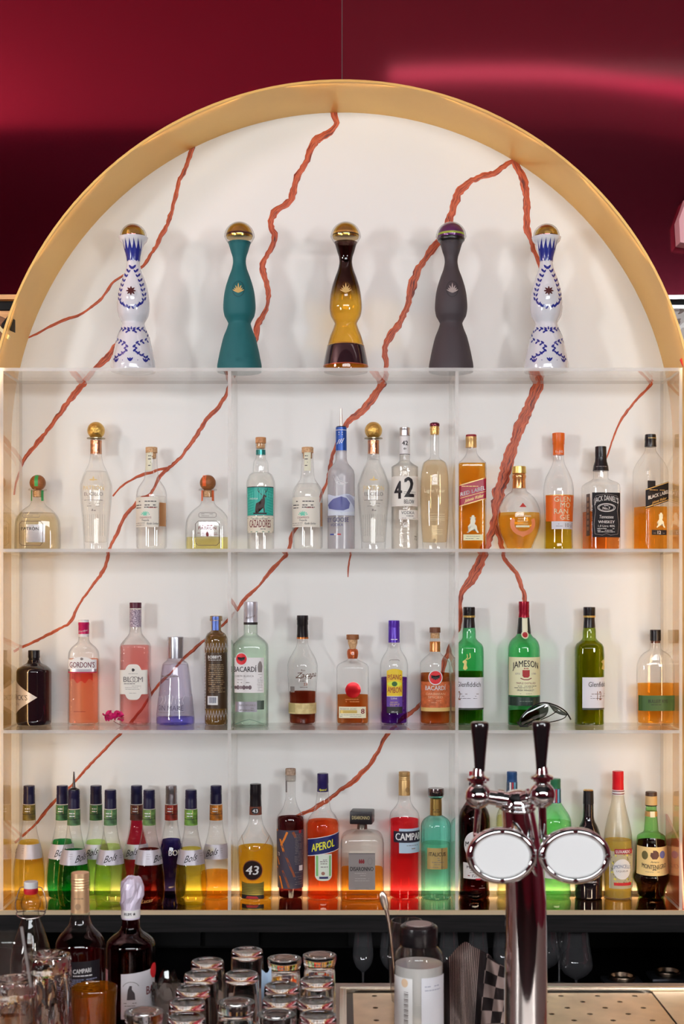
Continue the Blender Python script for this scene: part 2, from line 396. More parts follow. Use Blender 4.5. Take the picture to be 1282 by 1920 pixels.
    def ringline(s, parent, pts, w, m, closed=True, off=0.0010):
        """thin printed line along photo-space points (offset x, y)"""
        n = len(pts); P_ = [np.array((s.xu(a, b), b)) for a, b in pts]; v = []; f = []
        for i, p in enumerate(P_):
            a = P_[(i - 1) % n] if (closed or i) else p; b = P_[(i + 1) % n] if (closed or i < n - 1) else p
            t = b - a; t = t / (np.linalg.norm(t) or 1); nn = np.array((-t[1], t[0])) * w / 2; v += [tuple(p + nn), tuple(p - nn)]
        for i in range(n if closed else n - 1):
            j = (i + 1) % n; f.append((2 * i, 2 * i + 1, 2 * j + 1, 2 * j))
        s.put(m, parent, v, f, off)
    def done(s, name='lettering'):
        for m, parent, v, f in s.pr: obj(name, v, f, m, parent or s.root, smooth=True, sharp=0)
        s.pr = []; return s
def ell(x, y, rx, ry, n=24, a0=0, a1=360):
    return [(x + rx * math.cos(R(a0 + (a1 - a0) * i / n)), y - ry * math.sin(R(a0 + (a1 - a0) * i / n))) for i in range(n if a1 - a0 == 360 else n + 1)]
# ---------------------------------------------------------------- the room
Z1, Z2, Z3, Z4 = 2.2897, 1.8247, 1.3590, 0.8960      # shelf tops
YF, YB = 3.50, 3.71                                   # shelf front, niche back panel
AR, AZ = 0.90, 2.12                                   # arch radius and centre height
ZC = 0.93                                             # bar counter top
def struct(o): return tag(o, None, None, kind='structure')
def lacquer(name, tint, rough, bump, scale, coat):
    m, n, out = nt(name); b = n.nodes.new('ShaderNodeBsdfPrincipled')
    b.inputs['Base Color'].default_value = (*tint, 1); b.inputs['Metallic'].default_value = 0.92; b.inputs['Roughness'].default_value = rough
    b.inputs['Coat Weight'].default_value = coat; b.inputs['Coat Roughness'].default_value = rough
    tc = n.nodes.new('ShaderNodeTexCoord'); mp = n.nodes.new('ShaderNodeMapping'); mp.inputs['Scale'].default_value = scale; mp.inputs['Location'].default_value = (0.35, 0, 0.2)
    tx = n.nodes.new('ShaderNodeTexNoise'); tx.inputs['Scale'].default_value = 1.3; tx.inputs['Detail'].default_value = 0.5
    bp = n.nodes.new('ShaderNodeBump'); bp.inputs['Strength'].default_value = bump; bp.inputs['Distance'].default_value = 0.05
    n.links.new(tc.outputs['Object'], mp.inputs[0]); n.links.new(mp.outputs[0], tx.inputs['Vector']); n.links.new(tx.outputs['Fac'], bp.inputs['Height']); n.links.new(bp.outputs[0], b.inputs['Normal'])
    n.links.new(b.outputs[0], out.inputs[0]); return m
LACQ = lacquer('burgundy_gloss_panel', (0.28, 0.010, 0.035), 0.10, 0.05, (0.5, 1, 1.2), 0.2)
LACQ2 = lacquer('burgundy_wavy_panel', (0.26, 0.010, 0.035), 0.13, 0.50, (1.0, 1, 0.8), 0.55)
ROOMRED = mat('burgundy_wall_paint', (120, 22, 42), 0.5)
DARK = mat('dark_ceiling', (16, 11, 13), 0.8)
PLASTER = mat('canopy_plaster', (205, 170, 170), 0.7)
FLOOR = mat('dark_stone_floor', (46, 40, 40), 0.4, noise=((36, 30, 30), 6))
WHITE = mat('white_back_panel', (228, 225, 220), 0.42, spec=0.35, k=0.80)
BRASS = mat('satin_gold_lining', (214, 172, 96), 0.38, 0.35, k=0.72, noise=((206, 164, 92), 3))
BLACKWOOD = mat('black_wood', (7, 6, 7), 0.5, spec=.3, noise=((22, 19, 20), 5, (1.2, 30, 30)))
BLACKMATT = mat('black_laminate', (5, 4, 5), 0.6, spec=.25)
struct(MB().box(-5, 5, -5, 4.4, -0.05, 0).build('floor', FLOOR, smooth=False))
struct(MB().box(-5.05, -5, -5, 4.4, 0, 4.3).build('wall_left', ROOMRED, smooth=False))
struct(MB().box(5, 5.05, -5, 4.4, 0, 4.3).build('wall_right', ROOMRED, smooth=False))
struct(MB().box(-5, 5, -5.05, -5, 0, 4.3).build('wall_back', ROOMRED, smooth=False))
struct(MB().box(-5, 5, -5, 1.85, 4.25, 4.3).build('ceiling', DARK, smooth=False))
struct(MB().box(-5, 5, 2.02, 3.47, 3.42, 3.46).build('reflection_canopy', PLASTER, smooth=False))  # unseen slab, shaped for its reflection in the glossy wall panels
struct(MB().box(-5, 5, 1.85, 2.02, 3.42, 4.3).build('wall_bulkhead', DARK, smooth=False))
lampm = mat('lamp_diffuser', (255, 225, 225), 0.5, emis=2.6, k=1.0)
cl = tag(empty('ceiling_lamp', (1.0, 2.56, 3.42)), 'slim linear lamp on the ceiling over the bar, right side', 'lamp'); MB().box(-.85, .95, -.05, .05, -.012, -.002).build('diffuser', lampm, cl, smooth=False); MB().box(-.86, .96, -.055, .055, -.002, -.0002).build('housing', mat('lamp_housing', (60, 50, 50), .5), cl, smooth=False)
# --- wall either side of the arch: glossy burgundy panels above, darker bays below
ZL = 2.477
def arch_side(sg, z0, z1, xo, n=48):
    """(x, z) pairs along the arch edge of a wall panel between the arch and x = sg*xo"""
    Ro = AR + 0.006; top = min(z1, AZ + Ro); pts = []
    if z0 < AZ: pts.append((sg * Ro, z0))
    a0 = math.asin(max(z0 - AZ, 0) / Ro); a1 = math.asin(min((top - AZ) / Ro, 1))
    pts += [(sg * max(Ro * math.cos(a), 0.0008), AZ + Ro * math.sin(a)) for a in np.linspace(a0, a1, n)]
    if z1 > top: pts.append((sg * 0.0008, z1))
    return pts, sg * xo
def wall_piece(name, spec, y0, y1, m, parent=None):
    pts, xo = spec; n = len(pts); v = []
    for y in (y0, y1): v += [(x, y, z) for x, z in pts] + [(xo, y, z) for x, z in pts]
    q = 2 * n; f = []
    for i in range(n - 1):
        f += [(i, n + i, n + i + 1, i + 1), (q + i, q + i + 1, q + n + i + 1, q + n + i), (i, i + 1, q + i + 1, q + i), (n + i, q + n + i, q + n + i + 1, n + i + 1)]
    f += [(0, q, q + n, n), (n - 1, 2 * n - 1, q + 2 * n - 1, q + n - 1)]
    bm = bmesh.new(); vs = [bm.verts.new(c) for c in v]
    for c in f: bm.faces.new([vs[i] for i in c])
    bmesh.ops.recalc_face_normals(bm, faces=bm.faces[:]); bm.verts.index_update()
    o = obj(name, [c.co[:] for c in bm.verts], [[c.index for c in g.verts] for g in bm.faces], m, parent, smooth=False); bm.free(); return o
def prism(name, pts, y0, y1, m, parent=None):
    n = len(pts); v = [(x, y0, z) for x, z in pts] + [(x, y1, z) for x, z in pts]
    bm = bmesh.new(); vs = [bm.verts.new(q) for q in v]
    bm.faces.new(vs[:n]); bm.faces.new(list(reversed(vs[n:])))
    for i in range(n): bm.faces.new((vs[i], vs[n + i], vs[n + (i + 1) % n], vs[(i + 1) % n]))
    bmesh.ops.triangulate(bm, faces=[f for f in bm.faces if len(f.verts) > 4]); bmesh.ops.recalc_face_normals(bm, faces=bm.faces[:])
    bm.verts.index_update(); o = obj(name, [q.co[:] for q in bm.verts], [[q.index for q in f.verts] for f in bm.faces], m, parent, smooth=False); bm.free(); return o
for sg, nm in ((-1, 'left'), (1, 'right')):
    struct(wall_piece('wall_gloss_panel_' + nm, arch_side(sg, ZL, 3.46, 1.9), YF, YF + 0.02, LACQ if sg < 0 else LACQ2))
struct(MB().box(-5, -1.9, YF, YF + 0.05, 0, 3.46).build('wall_front_left', ROOMRED, smooth=False))
struct(MB().box(1.9, 5, YF, YF + 0.05, 0, 3.46).build('wall_front_right', ROOMRED, smooth=False))
TANW = mat('tan_wood_strip', (206, 158, 104), 0.5, noise=((188, 138, 84), 6, (1, 10, 30)))
BROWNW = mat('brown_wood_board', (134, 88, 48), 0.5, noise=((104, 62, 32), 4, (2, 8, 10)))
SILV = mat('silver_trim', (190, 186, 184), 0.25, 0.9)
def swirl():
    m, n, out = nt('painted_swirls'); b = n.nodes.new('ShaderNodeBsdfPrincipled'); b.inputs['Roughness'].default_value = 0.3
    tc = n.nodes.new('ShaderNodeTexCoord'); tx = n.nodes.new('ShaderNodeTexNoise'); tx.inputs['Scale'].default_value = 12; tx.inputs['Distortion'].default_value = 2.2; tx.inputs['Detail'].default_value = 1
    rp = n.nodes.new('ShaderNodeValToRGB'); rp.color_ramp.interpolation = 'CONSTANT'
    for i, (p, c) in enumerate([(0, (92, 66, 54)), (0.40, (176, 170, 168)), (0.52, (226, 222, 220)), (0.62, (120, 88, 70))]):
        e = rp.color_ramp.elements[i] if i < 2 else rp.color_ramp.elements.new(p); e.position = p; e.color = (*alb(c), 1)
    n.links.new(tc.outputs['Object'], tx.inputs['Vector']); n.links.new(tx.outputs['Fac'], rp.inputs[0]); n.links.new(rp.outputs[0], b.inputs['Base Color']); n.links.new(b.outputs[0], out.inputs[0]); return m
bay = wall_piece('wall_bay_left', arch_side(-1, 0.0, ZL - 0.034, 1.9), YF + 0.03, YF + 0.05, BROWNW); struct(bay)
wall_piece('timber_strip', arch_side(-1, ZL - 0.012, ZL, 1.9), YF - 0.004, YF + 0.03, TANW, bay)
wall_piece('shadow_gap', arch_side(-1, ZL - 0.034, ZL - 0.012, 1.9), YF + 0.02, YF + 0.03, BLACKMATT, bay)
prism('tan_reflection', [(-.885, 2.44), (-.853, 2.44), (-.862, 2.418), (-.885, 2.428)], YF + 0.022, YF + 0.03, TANW, bay)  # this and the next two shapes paint reflections in a mirrored side wall
prism('black_reflection', [(-.878, 2.408), (-.862, 2.428), (-.846, 2.418), (-.846, 2.385), (-.88, 2.40)], YF + 0.020, YF + 0.03, BLACKMATT, bay)
prism('cream_reflection', [(-.89, 2.408), (-.858, 2.375), (-.862, 2.366), (-.89, 2.396)], YF + 0.016, YF + 0.03, mat('cream_reflection', (228, 202, 150), .5), bay)
bay2 = wall_piece('wall_bay_right', arch_side(1, 0.0, ZL - 0.034, 1.9), YF + 0.03, YF + 0.05, swirl()); struct(bay2)
wall_piece('silver_rail', arch_side(1, ZL - 0.012, ZL - 0.001, 1.9), YF - 0.004, YF + 0.03, SILV, bay2)
wall_piece('shadow_gap', arch_side(1, ZL - 0.024, ZL - 0.012, 1.9), YF + 0.02, YF + 0.03, BLACKMATT, bay2)
wall_piece('silver_rail', arch_side(1, ZL - 0.034, ZL - 0.025, 1.9), YF + 0.005, YF + 0.03, SILV, bay2)
prism('red_patch', [(0.874, 2.315), (0.90, 2.345), (0.93, 2.30), (0.885, 2.29)], YF + 0.024, YF + 0.03, mat('red_paint', (186, 24, 36), .4), bay2)
# faceted pink prism painting a reflection beside the arch, only its edge in the picture
lamp = tag(empty('pink_reflection_prism', (0.905, YF - 0.03, 2.645)), 'pink faceted stand-in for a reflection, cut by the right edge, beside the gold arch', 'lamp')
prism('shade', [(-.052, 0.012), (-.03, 0.072), (0.02, 0.10), (0.06, 0.05), (0.05, -0.06), (-.049, -0.046)], -0.02, 0.028, mat('pink_reflection', (222, 160, 166), 0.5), lamp)
prism('reflection_backing', [(-.03, -0.02), (-.03, 0.04), (0.03, 0.04), (0.03, -0.02)], 0.028, 0.03, SILV, lamp)
# --- arched niche: white panel and satin gold lining
def arch_pts(r, z0, n=72): return [(-r, z0)] + [(-r * math.cos(a), AZ + r * math.sin(a)) for a in np.linspace(0, math.pi, n)] + [(r, z0)]
_h = [p for p in arch_pts(AR + 0.002, 0.88, 73)]; _n = len(_h) // 2; _l, _r = _h[:_n + 1], list(reversed(_h[_n:])) ; _m = min(len(_l), len(_r)); v = []; f = []
for y in (YB, YB + .02): v += [(x, y, z) for x, z in _l[:_m]] + [(x, y, z) for x, z in _r[:_m]]
for i in range(_m - 1): f += [(i, _m + i, _m + i + 1, i + 1), (2 * _m + i, 2 * _m + i + 1, 3 * _m + i + 1, 3 * _m + i)]
pan = struct(obj('wall_niche', v, f, WHITE, smooth=False))
ao, ai = arch_pts(AR + 0.006, 0.885), arch_pts(AR, 0.885); v = []; f = []; n = len(ai)
for y in (YF - 0.012, YB):
    v += [(x, y, z) for x, z in ai]; v += [(x, y, z) for x, z in ao]
for i in range(n - 1):
    f += [(i, 2 * n + i, 2 * n + i + 1, i + 1), (n + i, n + i + 1, 3 * n + i + 1, 3 * n + i), (i, i + 1, n + i + 1, n + i), (2 * n + i, 3 * n + i, 3 * n + i + 1, 2 * n + i + 1)]
struct(obj('trim_1', v, f, BRASS, smooth=True, sharp=40))
# --- rust-orange veins painted on the panel, slightly raised
def vein_mat():
    m, n, out = nt('rust_vein_paint'); b = n.nodes.new('ShaderNodeBsdfPrincipled'); b.inputs['Roughness'].default_value = 0.45
    uv = n.nodes.new('ShaderNodeUVMap'); mp = n.nodes.new('ShaderNodeMapping'); mp.inputs['Scale'].default_value = (0.8, 2.8, 1)
    tx = n.nodes.new('ShaderNodeTexNoise'); tx.inputs['Scale'].default_value = 2.2; tx.inputs['Detail'].default_value = 5; tx.inputs['Distortion'].default_value = 0.6
    rp = n.nodes.new('ShaderNodeValToRGB')
    for i, (p, c) in enumerate([(0.35, (84, 24, 12)), (0.43, (156, 58, 26)), (0.56, (198, 96, 56)), (0.66, (112, 38, 20))]):
        e = rp.color_ramp.elements[i] if i < 2 else rp.color_ramp.elements.new(p); e.position = p; e.color = (*alb(c), 1)
    n.links.new(uv.outputs[0], mp.inputs[0]); n.links.new(mp.outputs[0], tx.inputs['Vector']); n.links.new(tx.outputs['Fac'], rp.inputs[0]); n.links.new(rp.outputs[0], b.inputs['Base Color']); n.links.new(b.outputs[0], out.inputs[0]); return m
VEIN = vein_mat()
def vein(pts, seed):
    rnd = random.Random(seed); c = spline(pts, 5.0); n = len(c); v = []; f = []; uvs = []; L = 0; jw = 0; jx = 0
    for i in range(n):
        t = c[min(i + 1, n - 1)][:2] - c[max(i - 1, 0)][:2]; t = t / (np.linalg.norm(t) or 1); nn = np.array((-t[1], t[0]))
        jw = 0.7 * jw + rnd.uniform(-.14, .14); jx = 0.55 * jx + rnd.uniform(-.9, .9)
        w = c[i][2] * (0.84 + jw) * 0.5; p = c[i][:2] + nn * jx * min(1.6, c[i][2] * .12)
        if i: L += np.linalg.norm(c[i][:2] - c[i - 1][:2])
        w = max(w, 0.8)
        for q, h in ((-1, 0.0), (-0.45, 0.0005), (0.1, 0.0008), (0.55, 0.0005), (1, 0.0)):
            a = p + nn * w * (q + rnd.uniform(-.08, .08)); o = P(a[0], a[1], YB); v.append((o.x, YB - 0.0004 - h, o.z)); uvs.append((L / 60, q * 0.5 + seed * 1.37))
    for i in range(n - 1):
        for j in range(4): f.append((i * 5 + j, i * 5 + j + 1, i * 5 + j + 6, i * 5 + j + 5))
    return obj('painted_vein', v, f, VEIN, pan, uvs=uvs, sharp=0)
VEINS = [
 [(362,272,10),(354,300,11),(340,330,11),(330,360,10),(318,410,10),(300,448,10),(284,475,8),(268,498,7),(248,510,5),(230,517,5),(212,530,5),(195,555,6),(180,570,6),(150,590,5),(120,600,6),(90,615,5),(50,635,5)],
 [(626,207,15),(630,236,14),(610,254,16),(590,264,16),(575,300,14),(555,335,16),(545,375,15),(515,400,14),(508,425,12),(515,450,12),(495,490,13),(492,510,12),(503,545,11),(500,575,11),(485,605,13),(478,640,12),(465,665,11),(440,700,9),(427,735,9),(410,762,9),(380,797,9),(365,822,10),(345,850,9),(318,876,8),(300,893,7),(283,925,6),(262,935,5),(253,947,7),(235,968,7),(218,1002,6),(207,1025,6),(202,1045,8),(195,1068,8),(175,1097,6),(150,1130,6),(132,1166,7),(120,1174,6),(100,1185,7),(60,1205,6),(26,1222,6)],
 [(318,877,6),(300,880,6),(285,886,5),(262,892,6),(240,903,5),(225,914,5),(211,930,4)],
 [(966,300,9),(945,312,12),(925,325,13),(885,338,14),(862,360,15),(850,390,14),(838,420,14),(822,455,15),(800,480,14),(780,512,16),(768,560,15),(752,600,15),(735,626,19),(721,652,16),(724,690,14),(722,712,16),(705,737,17),(690,757,17),(660,786,14),(643,808,12),(625,850,9),(612,905,7),(590,950,6),(560,985,6),(548,1000,8),(543,1025,9),(535,1042,8),(520,1056,8),(500,1080,7),(482,1102,6),(460,1122,8),(446,1142,6),(425,1165,6),(400,1186,6),(370,1212,7),(340,1240,6),(325,1258,5),(295,1287,6),(265,1330,6),(235,1366,7),(201,1400,6),(160,1443,6),(135,1472,6),(100,1504,7),(70,1541,6),(45,1565,5),(28,1580,5)],
 [(963,296,12),(972,318,18),(983,350,17),(986,390,15),(989,430,14),(998,465,10),(1012,498,8),(1022,560,7),(1020,640,10),(1018,690,16),(1012,712,22),(1002,742,24),(986,775,24),(970,812,26),(956,850,23),(946,890,25),(934,925,26),(930,950,22),(928,978,18),(918,1005,18),(906,1036,20),(893,1070,20),(875,1098,18),(863,1122,14),(862,1165,9),(850,1200,10),(835,1235,14),(828,1262,10),(810,1295,8),(780,1328,9),(757,1345,8),(742,1360,7),(725,1378,9),(708,1408,9),(692,1436,9),(660,1466,10),(630,1488,9),(610,1503,9),(585,1518,8),(556,1531,7)],
 [(930,985,12),(938,1012,11),(944,1040,11),(953,1058,10),(970,1080,9),(981,1108,9),(984,1135,8),(980,1190,5)],
 [(1223,712,9),(1214,728,8),(1200,743,7),(1180,765,6),(1162,790,5),(1150,818,4),(1140,850,3),(1136,862,2)],
 [(660,1024,6),(656,1046,5),(653,1064,4),(652,1082,2)],
 [(228,628,10),(215,650,11),(195,675,13),(178,692,11),(160,712,13),(148,728,13),(130,752,12),(112,775,11),(92,803,10),(75,825,10),(58,846,9),(44,866,8),(38,882,5),(30,905,4),(26,928,3)],
]
for i, vn in enumerate(VEINS): vein(vn, i + 1)
# --- clear acrylic shelving
unit = tag(empty('acrylic_shelf_unit', (0, YF, Z4)), 'clear acrylic shelf unit with dividers filling the arched niche', 'shelf')
XL, XR, XA, XBd, TH = -0.874, 0.870, -0.289, 0.295, 0.0085
def sheet(name, x0, x1, y0, y1, z0, z1, axis):
    v = [(x, y, z) for z in (z0, z1) for y in (y0, y1) for x in (x0, x1)]
    fs = [(0, 2, 3, 1), (4, 5, 7, 6), (0, 1, 5, 4), (2, 6, 7, 3), (0, 4, 6, 2), (1, 3, 7, 5)]; big = (0, 1) if axis == 'z' else (4, 5)
    return obj(name, [(a, b - YF, c - Z4) for a, b, c in v], fs, ACRYL, unit, smooth=False, mats=[ACRYL_EDGE], fmat=[0 if i in big else 1 for i in range(6)])
for z in (Z1, Z2, Z3): sheet('shelf', XL - .004, XR + .004, YF, YB - 0.001, z - 0.0085, z, 'z')
for x in (XL, XA, XBd, XR):
    for z0, z1 in ((Z4 + .0005, Z3 - .0087), (Z3 + .0002, Z2 - .0087), (Z2 + .0002, Z1 - .0087)): sheet('divider', x - TH / 2, x + TH / 2, YF + .001, YB - 0.002, z0, z1, 'x')
# --- back bar below the niche
bar = tag(empty('back_bar', (0, 3.6, 0)), 'black back bar cabinet with a mirrored gold top edge below the arch', 'cabinet')
def part(name, m, x0, x1, y0, y1, z0, z1, root=bar, bev=0):
    o = root.location; return MB().box(x0 - o.x, x1 - o.x, y0 - o.y, y1 - o.y, z0 - o.z, z1 - o.z, bev=bev).build(name, m, root, smooth=bool(bev))
MIRR = mat('bronze_mirror', (176, 146, 104), 0.05, 1.0)
part('mirror_top', MIRR, -0.9, 0.9, YF + .003, YB - .0005, Z4 - .006, Z4)
part('strip_shield', mat('champagne_edge', (218, 192, 158), 0.35, 0.3), -0.872, 0.868, YB - .0165, YB - .0145, Z4 + .0002, Z4 + .008)  # lip added to hide the bottom warm strip from the camera
part('front_strip', mat('champagne_edge', (218, 192, 158), 0.35, 0.3), -1.85, 1.85, YF - .003, YF + .003, Z4 - .011, Z4 + .0005)
part('fascia', BLACKWOOD, -1.85, 1.85, YF - .002, YF + .02, Z4 - .056, Z4 - .011)
part('top_board', BLACKMATT, -1.85, 1.85, YF + .02, 4.2, Z4 - .056, Z4 - .012)
part('recess_back', BLACKMATT, -1.85, 1.85, 4.2, 4.22, 0.60, Z4 - .012)
part('worktop', mat('black_worktop', (9, 8, 9), 0.35, spec=.3), -1.85, 1.85, 3.15, 4.2, 0.58, 0.62)
part('base_cabinet', BLACKMATT, -1.85, 1.85, 3.2, 4.2, 0.0, 0.58)
for xp in (-.60, -.42, .02): part('cabinet_door', mat('charcoal_door', (16, 15, 17), .5, spec=.3), xp, xp + .165, 4.185, 4.2, 0.63, .80)
# --- bar counter in the foreground
ctr = tag(empty('bar_counter', (0, 2.0, 0)), 'steel bar counter along the bottom of the picture carrying glasses and the beer tap', 'counter')
part('counter_top', mat('steel_counter', (150, 136, 128), 0.4, 0.6), -1.6, 1.6, 1.3, 2.72, ZC - .04, ZC, ctr)
part('counter_body', BLACKMATT, -1.6, 1.6, 1.4, 2.6, 0, ZC - .04, ctr)
# ---------------------------------------------------------------- top shelf: five waisted tequila decanters
D1 = 3.575
AZP = [(446, 27.5), (452, 25.5), (459, 20.0), (472, 16.2), (484, 12.6), (491, 12.0), (502, 13.6), (521, 20.2), (540, 26.0), (558, 29.2), (577, 30.4), (592, 28.2), (601, 23.6), (607, 21.0), (613, 22.4), (633, 30.0), (652, 34.8), (671, 38.8), (689, 41.6)]
DOME = glass('stopper_glass', (0.97, 0.97, 0.97), edge=0.45)
COBALT = mat('cobalt_paint', (34, 44, 128), 0.25, coat=0.6)
GTOP = 'waisted decanters on the top shelf'
def dome(b, m, ym=446, r=24, ro=28.5, band=None):
    b.cap([(ym - r * math.sin(a) - 1, max(r * math.cos(a), .3)) for a in np.linspace(1.5, 0, 9)] + [(ym + 3, r * .96)], m, 'stopper')
    b.cap([(ym + 1 - ro * math.sin(a), max(ro * math.cos(a), .3)) for a in np.linspace(1.52, 0, 10)] + [(ym + 9, ro * .84), (ym + 15, 20)], DOME, 'glass_dome')
    if band: b.cap([(ym - 9, r * .94), (ym - 5, r * .985), (ym - 1, r * 1.012)], band, 'stopper_band')
def talavera(cx, label):
    b = B('tequila_decanter', label, 'bottle', cx, Z1, D1, AZP, mat('white_glazed_ceramic', (204, 206, 212), 0.12, coat=0.8), group=GTOP)
    dome(b, mat('dark_copper_metal', (150, 84, 78), 0.2, 0.9), ym=444, r=21, ro=25)
    b.cap([(424, 7), (427, 13), (433, 19.5), (438, 21.3), (443, 22.2)], mat('olive_gold_metal', (170, 150, 78), 0.22, 0.9), 'stopper_collar')
    # blue crown on the neck
    def top(t): a = (t + 1) * 2.5; q = abs((a % 1) - 0.5) * 2; return 470 - 19 * (q ** 1.3)
    b.label(-26, 26, top, lambda t: 491 + 1.2 * math.sin(t * 22), COBALT, 'painted_crown', nu=50, nv=4)
    ch = []
    for s in (-1, 1):
        for y, x in ((503, 4), (510, 9), (519, 13), (528, 17), (537, 20), (546, 22.5), (555, 24.5), (564, 24.5), (572, 20), (577, 14), (580, 7)): ch.append((s * x, y, s))
    for x, y, s in ch:
        b.leaf(None, x, y, 8.6, 4.2, 90 - s * 35, COBALT); b.leaf(None, x - s * 3.8, y + 2.6, 7.2, 3.8, 90 + s * 40, COBALT)
    for s in (-1, 1):
        for x, y in ((5, 624), (12, 620), (19, 619), (25, 624), (28, 631), (26, 640), (19, 644), (12, 648), (7, 655), (8, 663), (15, 668), (22, 671), (29, 674)):
            b.leaf(None, s * x, y, 8.2, 4.2, 90 - s * 45, COBALT); b.leaf(None, s * (x + 2.8), y + 3.4, 7, 3.6, 90 + s * 55, COBALT)
    for x in (-27, 0, 27):
        for a in (-38, 0, 38): b.leaf(None, x + a * .07, 681 - abs(a) * 0.01, 8.5, 3.6, 90 - a, COBALT)
    for a in (-60, 0, 60): b.leaf(None, a * .09, 620, 7, 2.8, 90 - a, COBALT)
    for x in (-14, 14): b.leaf(None, x, 682, 1.6, 1.6, 0, COBALT)
    m = b.disc(0, 553, 11.5, 16, mat('white_glazed_ceramic', (204, 206, 212), .12, coat=.8), 'medallion', off=0.0006, bulge=0.0022)
    br = mat('dark_copper_badge', (86, 44, 44), 0.35, 0.6)
    for a in range(0, 360, 45): b.leaf(m, 5 * math.cos(R(a)) * 1.0, 552 - 5 * math.sin(R(a)), 7.5, 3.4, a, br, off=0.0034)
    b.leaf(m, 0, 552, 5, 5, 0, br, off=0.0036)
    b.done('painted_leaves'); return b
talavera(250, 'white ceramic decanter with blue leaf garlands, leftmost on the top shelf')
talavera(1024, 'white ceramic decanter with blue leaf garlands, rightmost on the top shelf')
def agave(b, m, y, off=0.0030, sc=1.0, parent=None):
    for a in (-62, -40, -20, 0, 20, 40, 62):
        l = (15 if a == 0 else 12 if abs(a) < 30 else 9.5) * sc
        b.leaf(parent, math.sin(R(a)) * l * .42, y - math.cos(R(a)) * l * .42, l, 2.3 * sc, 90 - a, m, off)
for cx, col, lab, ac, cap, em in ((448.8, (16, 92, 96), 'teal matte ceramic decanter with raised floral skirt', GOLDINK, (150, 128, 70), True), (845.5, (62, 55, 59), 'charcoal matte ceramic decanter with multicoloured stopper', mat('pewter', (170, 160, 156), .4, .6), (70, 60, 80), False)):
    tm = mat('matte_ceramic_%d' % col[0], col, 0.62, bump=0.08, bscale=300)
    b = B('tequila_decanter', lab, 'bottle', cx, Z1, D1, [(455, 21.5)] + AZP[2:], tm, group=GTOP)
    if em: dome(b, mat('antique_gold', (176, 146, 72), 0.22, 0.9), band=mat('brown_enamel', (74, 40, 34), .25, .3), ym=444, r=25, ro=28.5)
    else:
        dome(b, mat('violet_enamel', (92, 40, 96), .2, .3), band=mat('lime_enamel', (150, 170, 60), .25), ym=444, r=25, ro=28.5)
        b.cap([(421, 6), (424, 12), (428, 18)], mat('orange_enamel', (206, 70, 40), .25), 'stopper_top'); b.cap([(446.5, 25.4), (449, 25.6), (452, 25)], BLACK, 'stopper_rim')
    m = b.disc(0, 548, 10.5, 15, tm, 'medallion', off=0.0004, bulge=0.0022); agave(b, ac, 555, parent=m, sc=1.35); b.ringline(m, ell(0, 548, 10.5, 15), .9, mat('rim_shade_%d' % col[0], tuple(int(q * .62) for q in col), .6), off=.0012)  # darker ring paints shading round the medallion's edge
    if em:
        for i, (x, y) in enumerate(((3, 634), (15, 640), (-8, 648), (8, 655), (22, 660), (-4, 664), (14, 672), (26, 678), (0, 680), (-18, 672))):
            for a in range(0, 180, 45): b.leaf(None, x, y, 8.5, 1.8, a + 12 * i, tm, off=0.0012)
    b.done('relief_and_rim_shade')
ob = tinted('ombre', (246, 232, 190), edge=0.3)
omb, n_, o_ = ob, ob.node_tree, None
tc = n_.nodes.new('ShaderNodeTexCoord'); sp = n_.nodes.new('ShaderNodeSeparateXYZ'); mr = n_.nodes.new('ShaderNodeMapRange')
kz = D1 / F; ybz = HY + (CZ - Z1) * F / D1
mr.inputs[1].default_value = (ybz - 562) * kz; mr.inputs[2].default_value = (ybz - 530) * kz
mxa = n_.nodes.new('ShaderNodeMix'); mxa.data_type = 'RGBA'; mxa.inputs['A'].default_value = (0.97, 0.95, 0.88, 1); mxa.inputs['B'].default_value = (0.13, 0.05, 0.06, 1)
n_.links.new(tc.outputs['Object'], sp.inputs[0]); n_.links.new(sp.outputs['Z'], mr.inputs[0]); n_.links.new(mr.outputs[0], mxa.inputs['Factor'])
for nd in n_.nodes:
    if nd.type == 'MIX' and nd is not mxa: n_.links.new(mxa.outputs['Result'], nd.inputs['A']); nd.inputs['B'].default_value = (0.12, 0.06, 0.05, 1)
b = B('tequila_decanter', 'clear glass decanter with amber tequila and a dark neck and base', 'bottle', 648, Z1, D1, [(455, 21.5)] + AZP[2:], ob, liquid('amber_gold', (206, 138, 14)), 505, group=GTOP, inset=1.2)
dome(b, mat('antique_gold', (176, 146, 72), .22, .9), ym=444, r=25, ro=28.5, band=mat('black_enamel', (30, 22, 22), .2))
b.cap([(436, 24), (438.5, 24.8), (441, 25.2)], GOLD, 'gold_ring')
b.cap([(649, 34.6), (652, 35.4), (671, 39.4), (687.5, 42)], mat('dark_plum_glaze', (44, 22, 28), .1, coat=.7), 'base_band')
b.cap([(647.5, 34), (648.5, 34.6), (649.5, 35)], GOLD, 'gold_line'); b.cap([(686, 41.9), (687, 42.2), (688.3, 42.3)], mat('copper_line', (196, 110, 84), .25, .8), 'copper_line')
m = b.disc(0, 548, 10, 14, tinted('medal', (200, 150, 70)), 'medallion', off=0.0006, bulge=0.002); agave(b, GOLDINK, 555, parent=m, sc=1.35); b.done('agave_emblem')

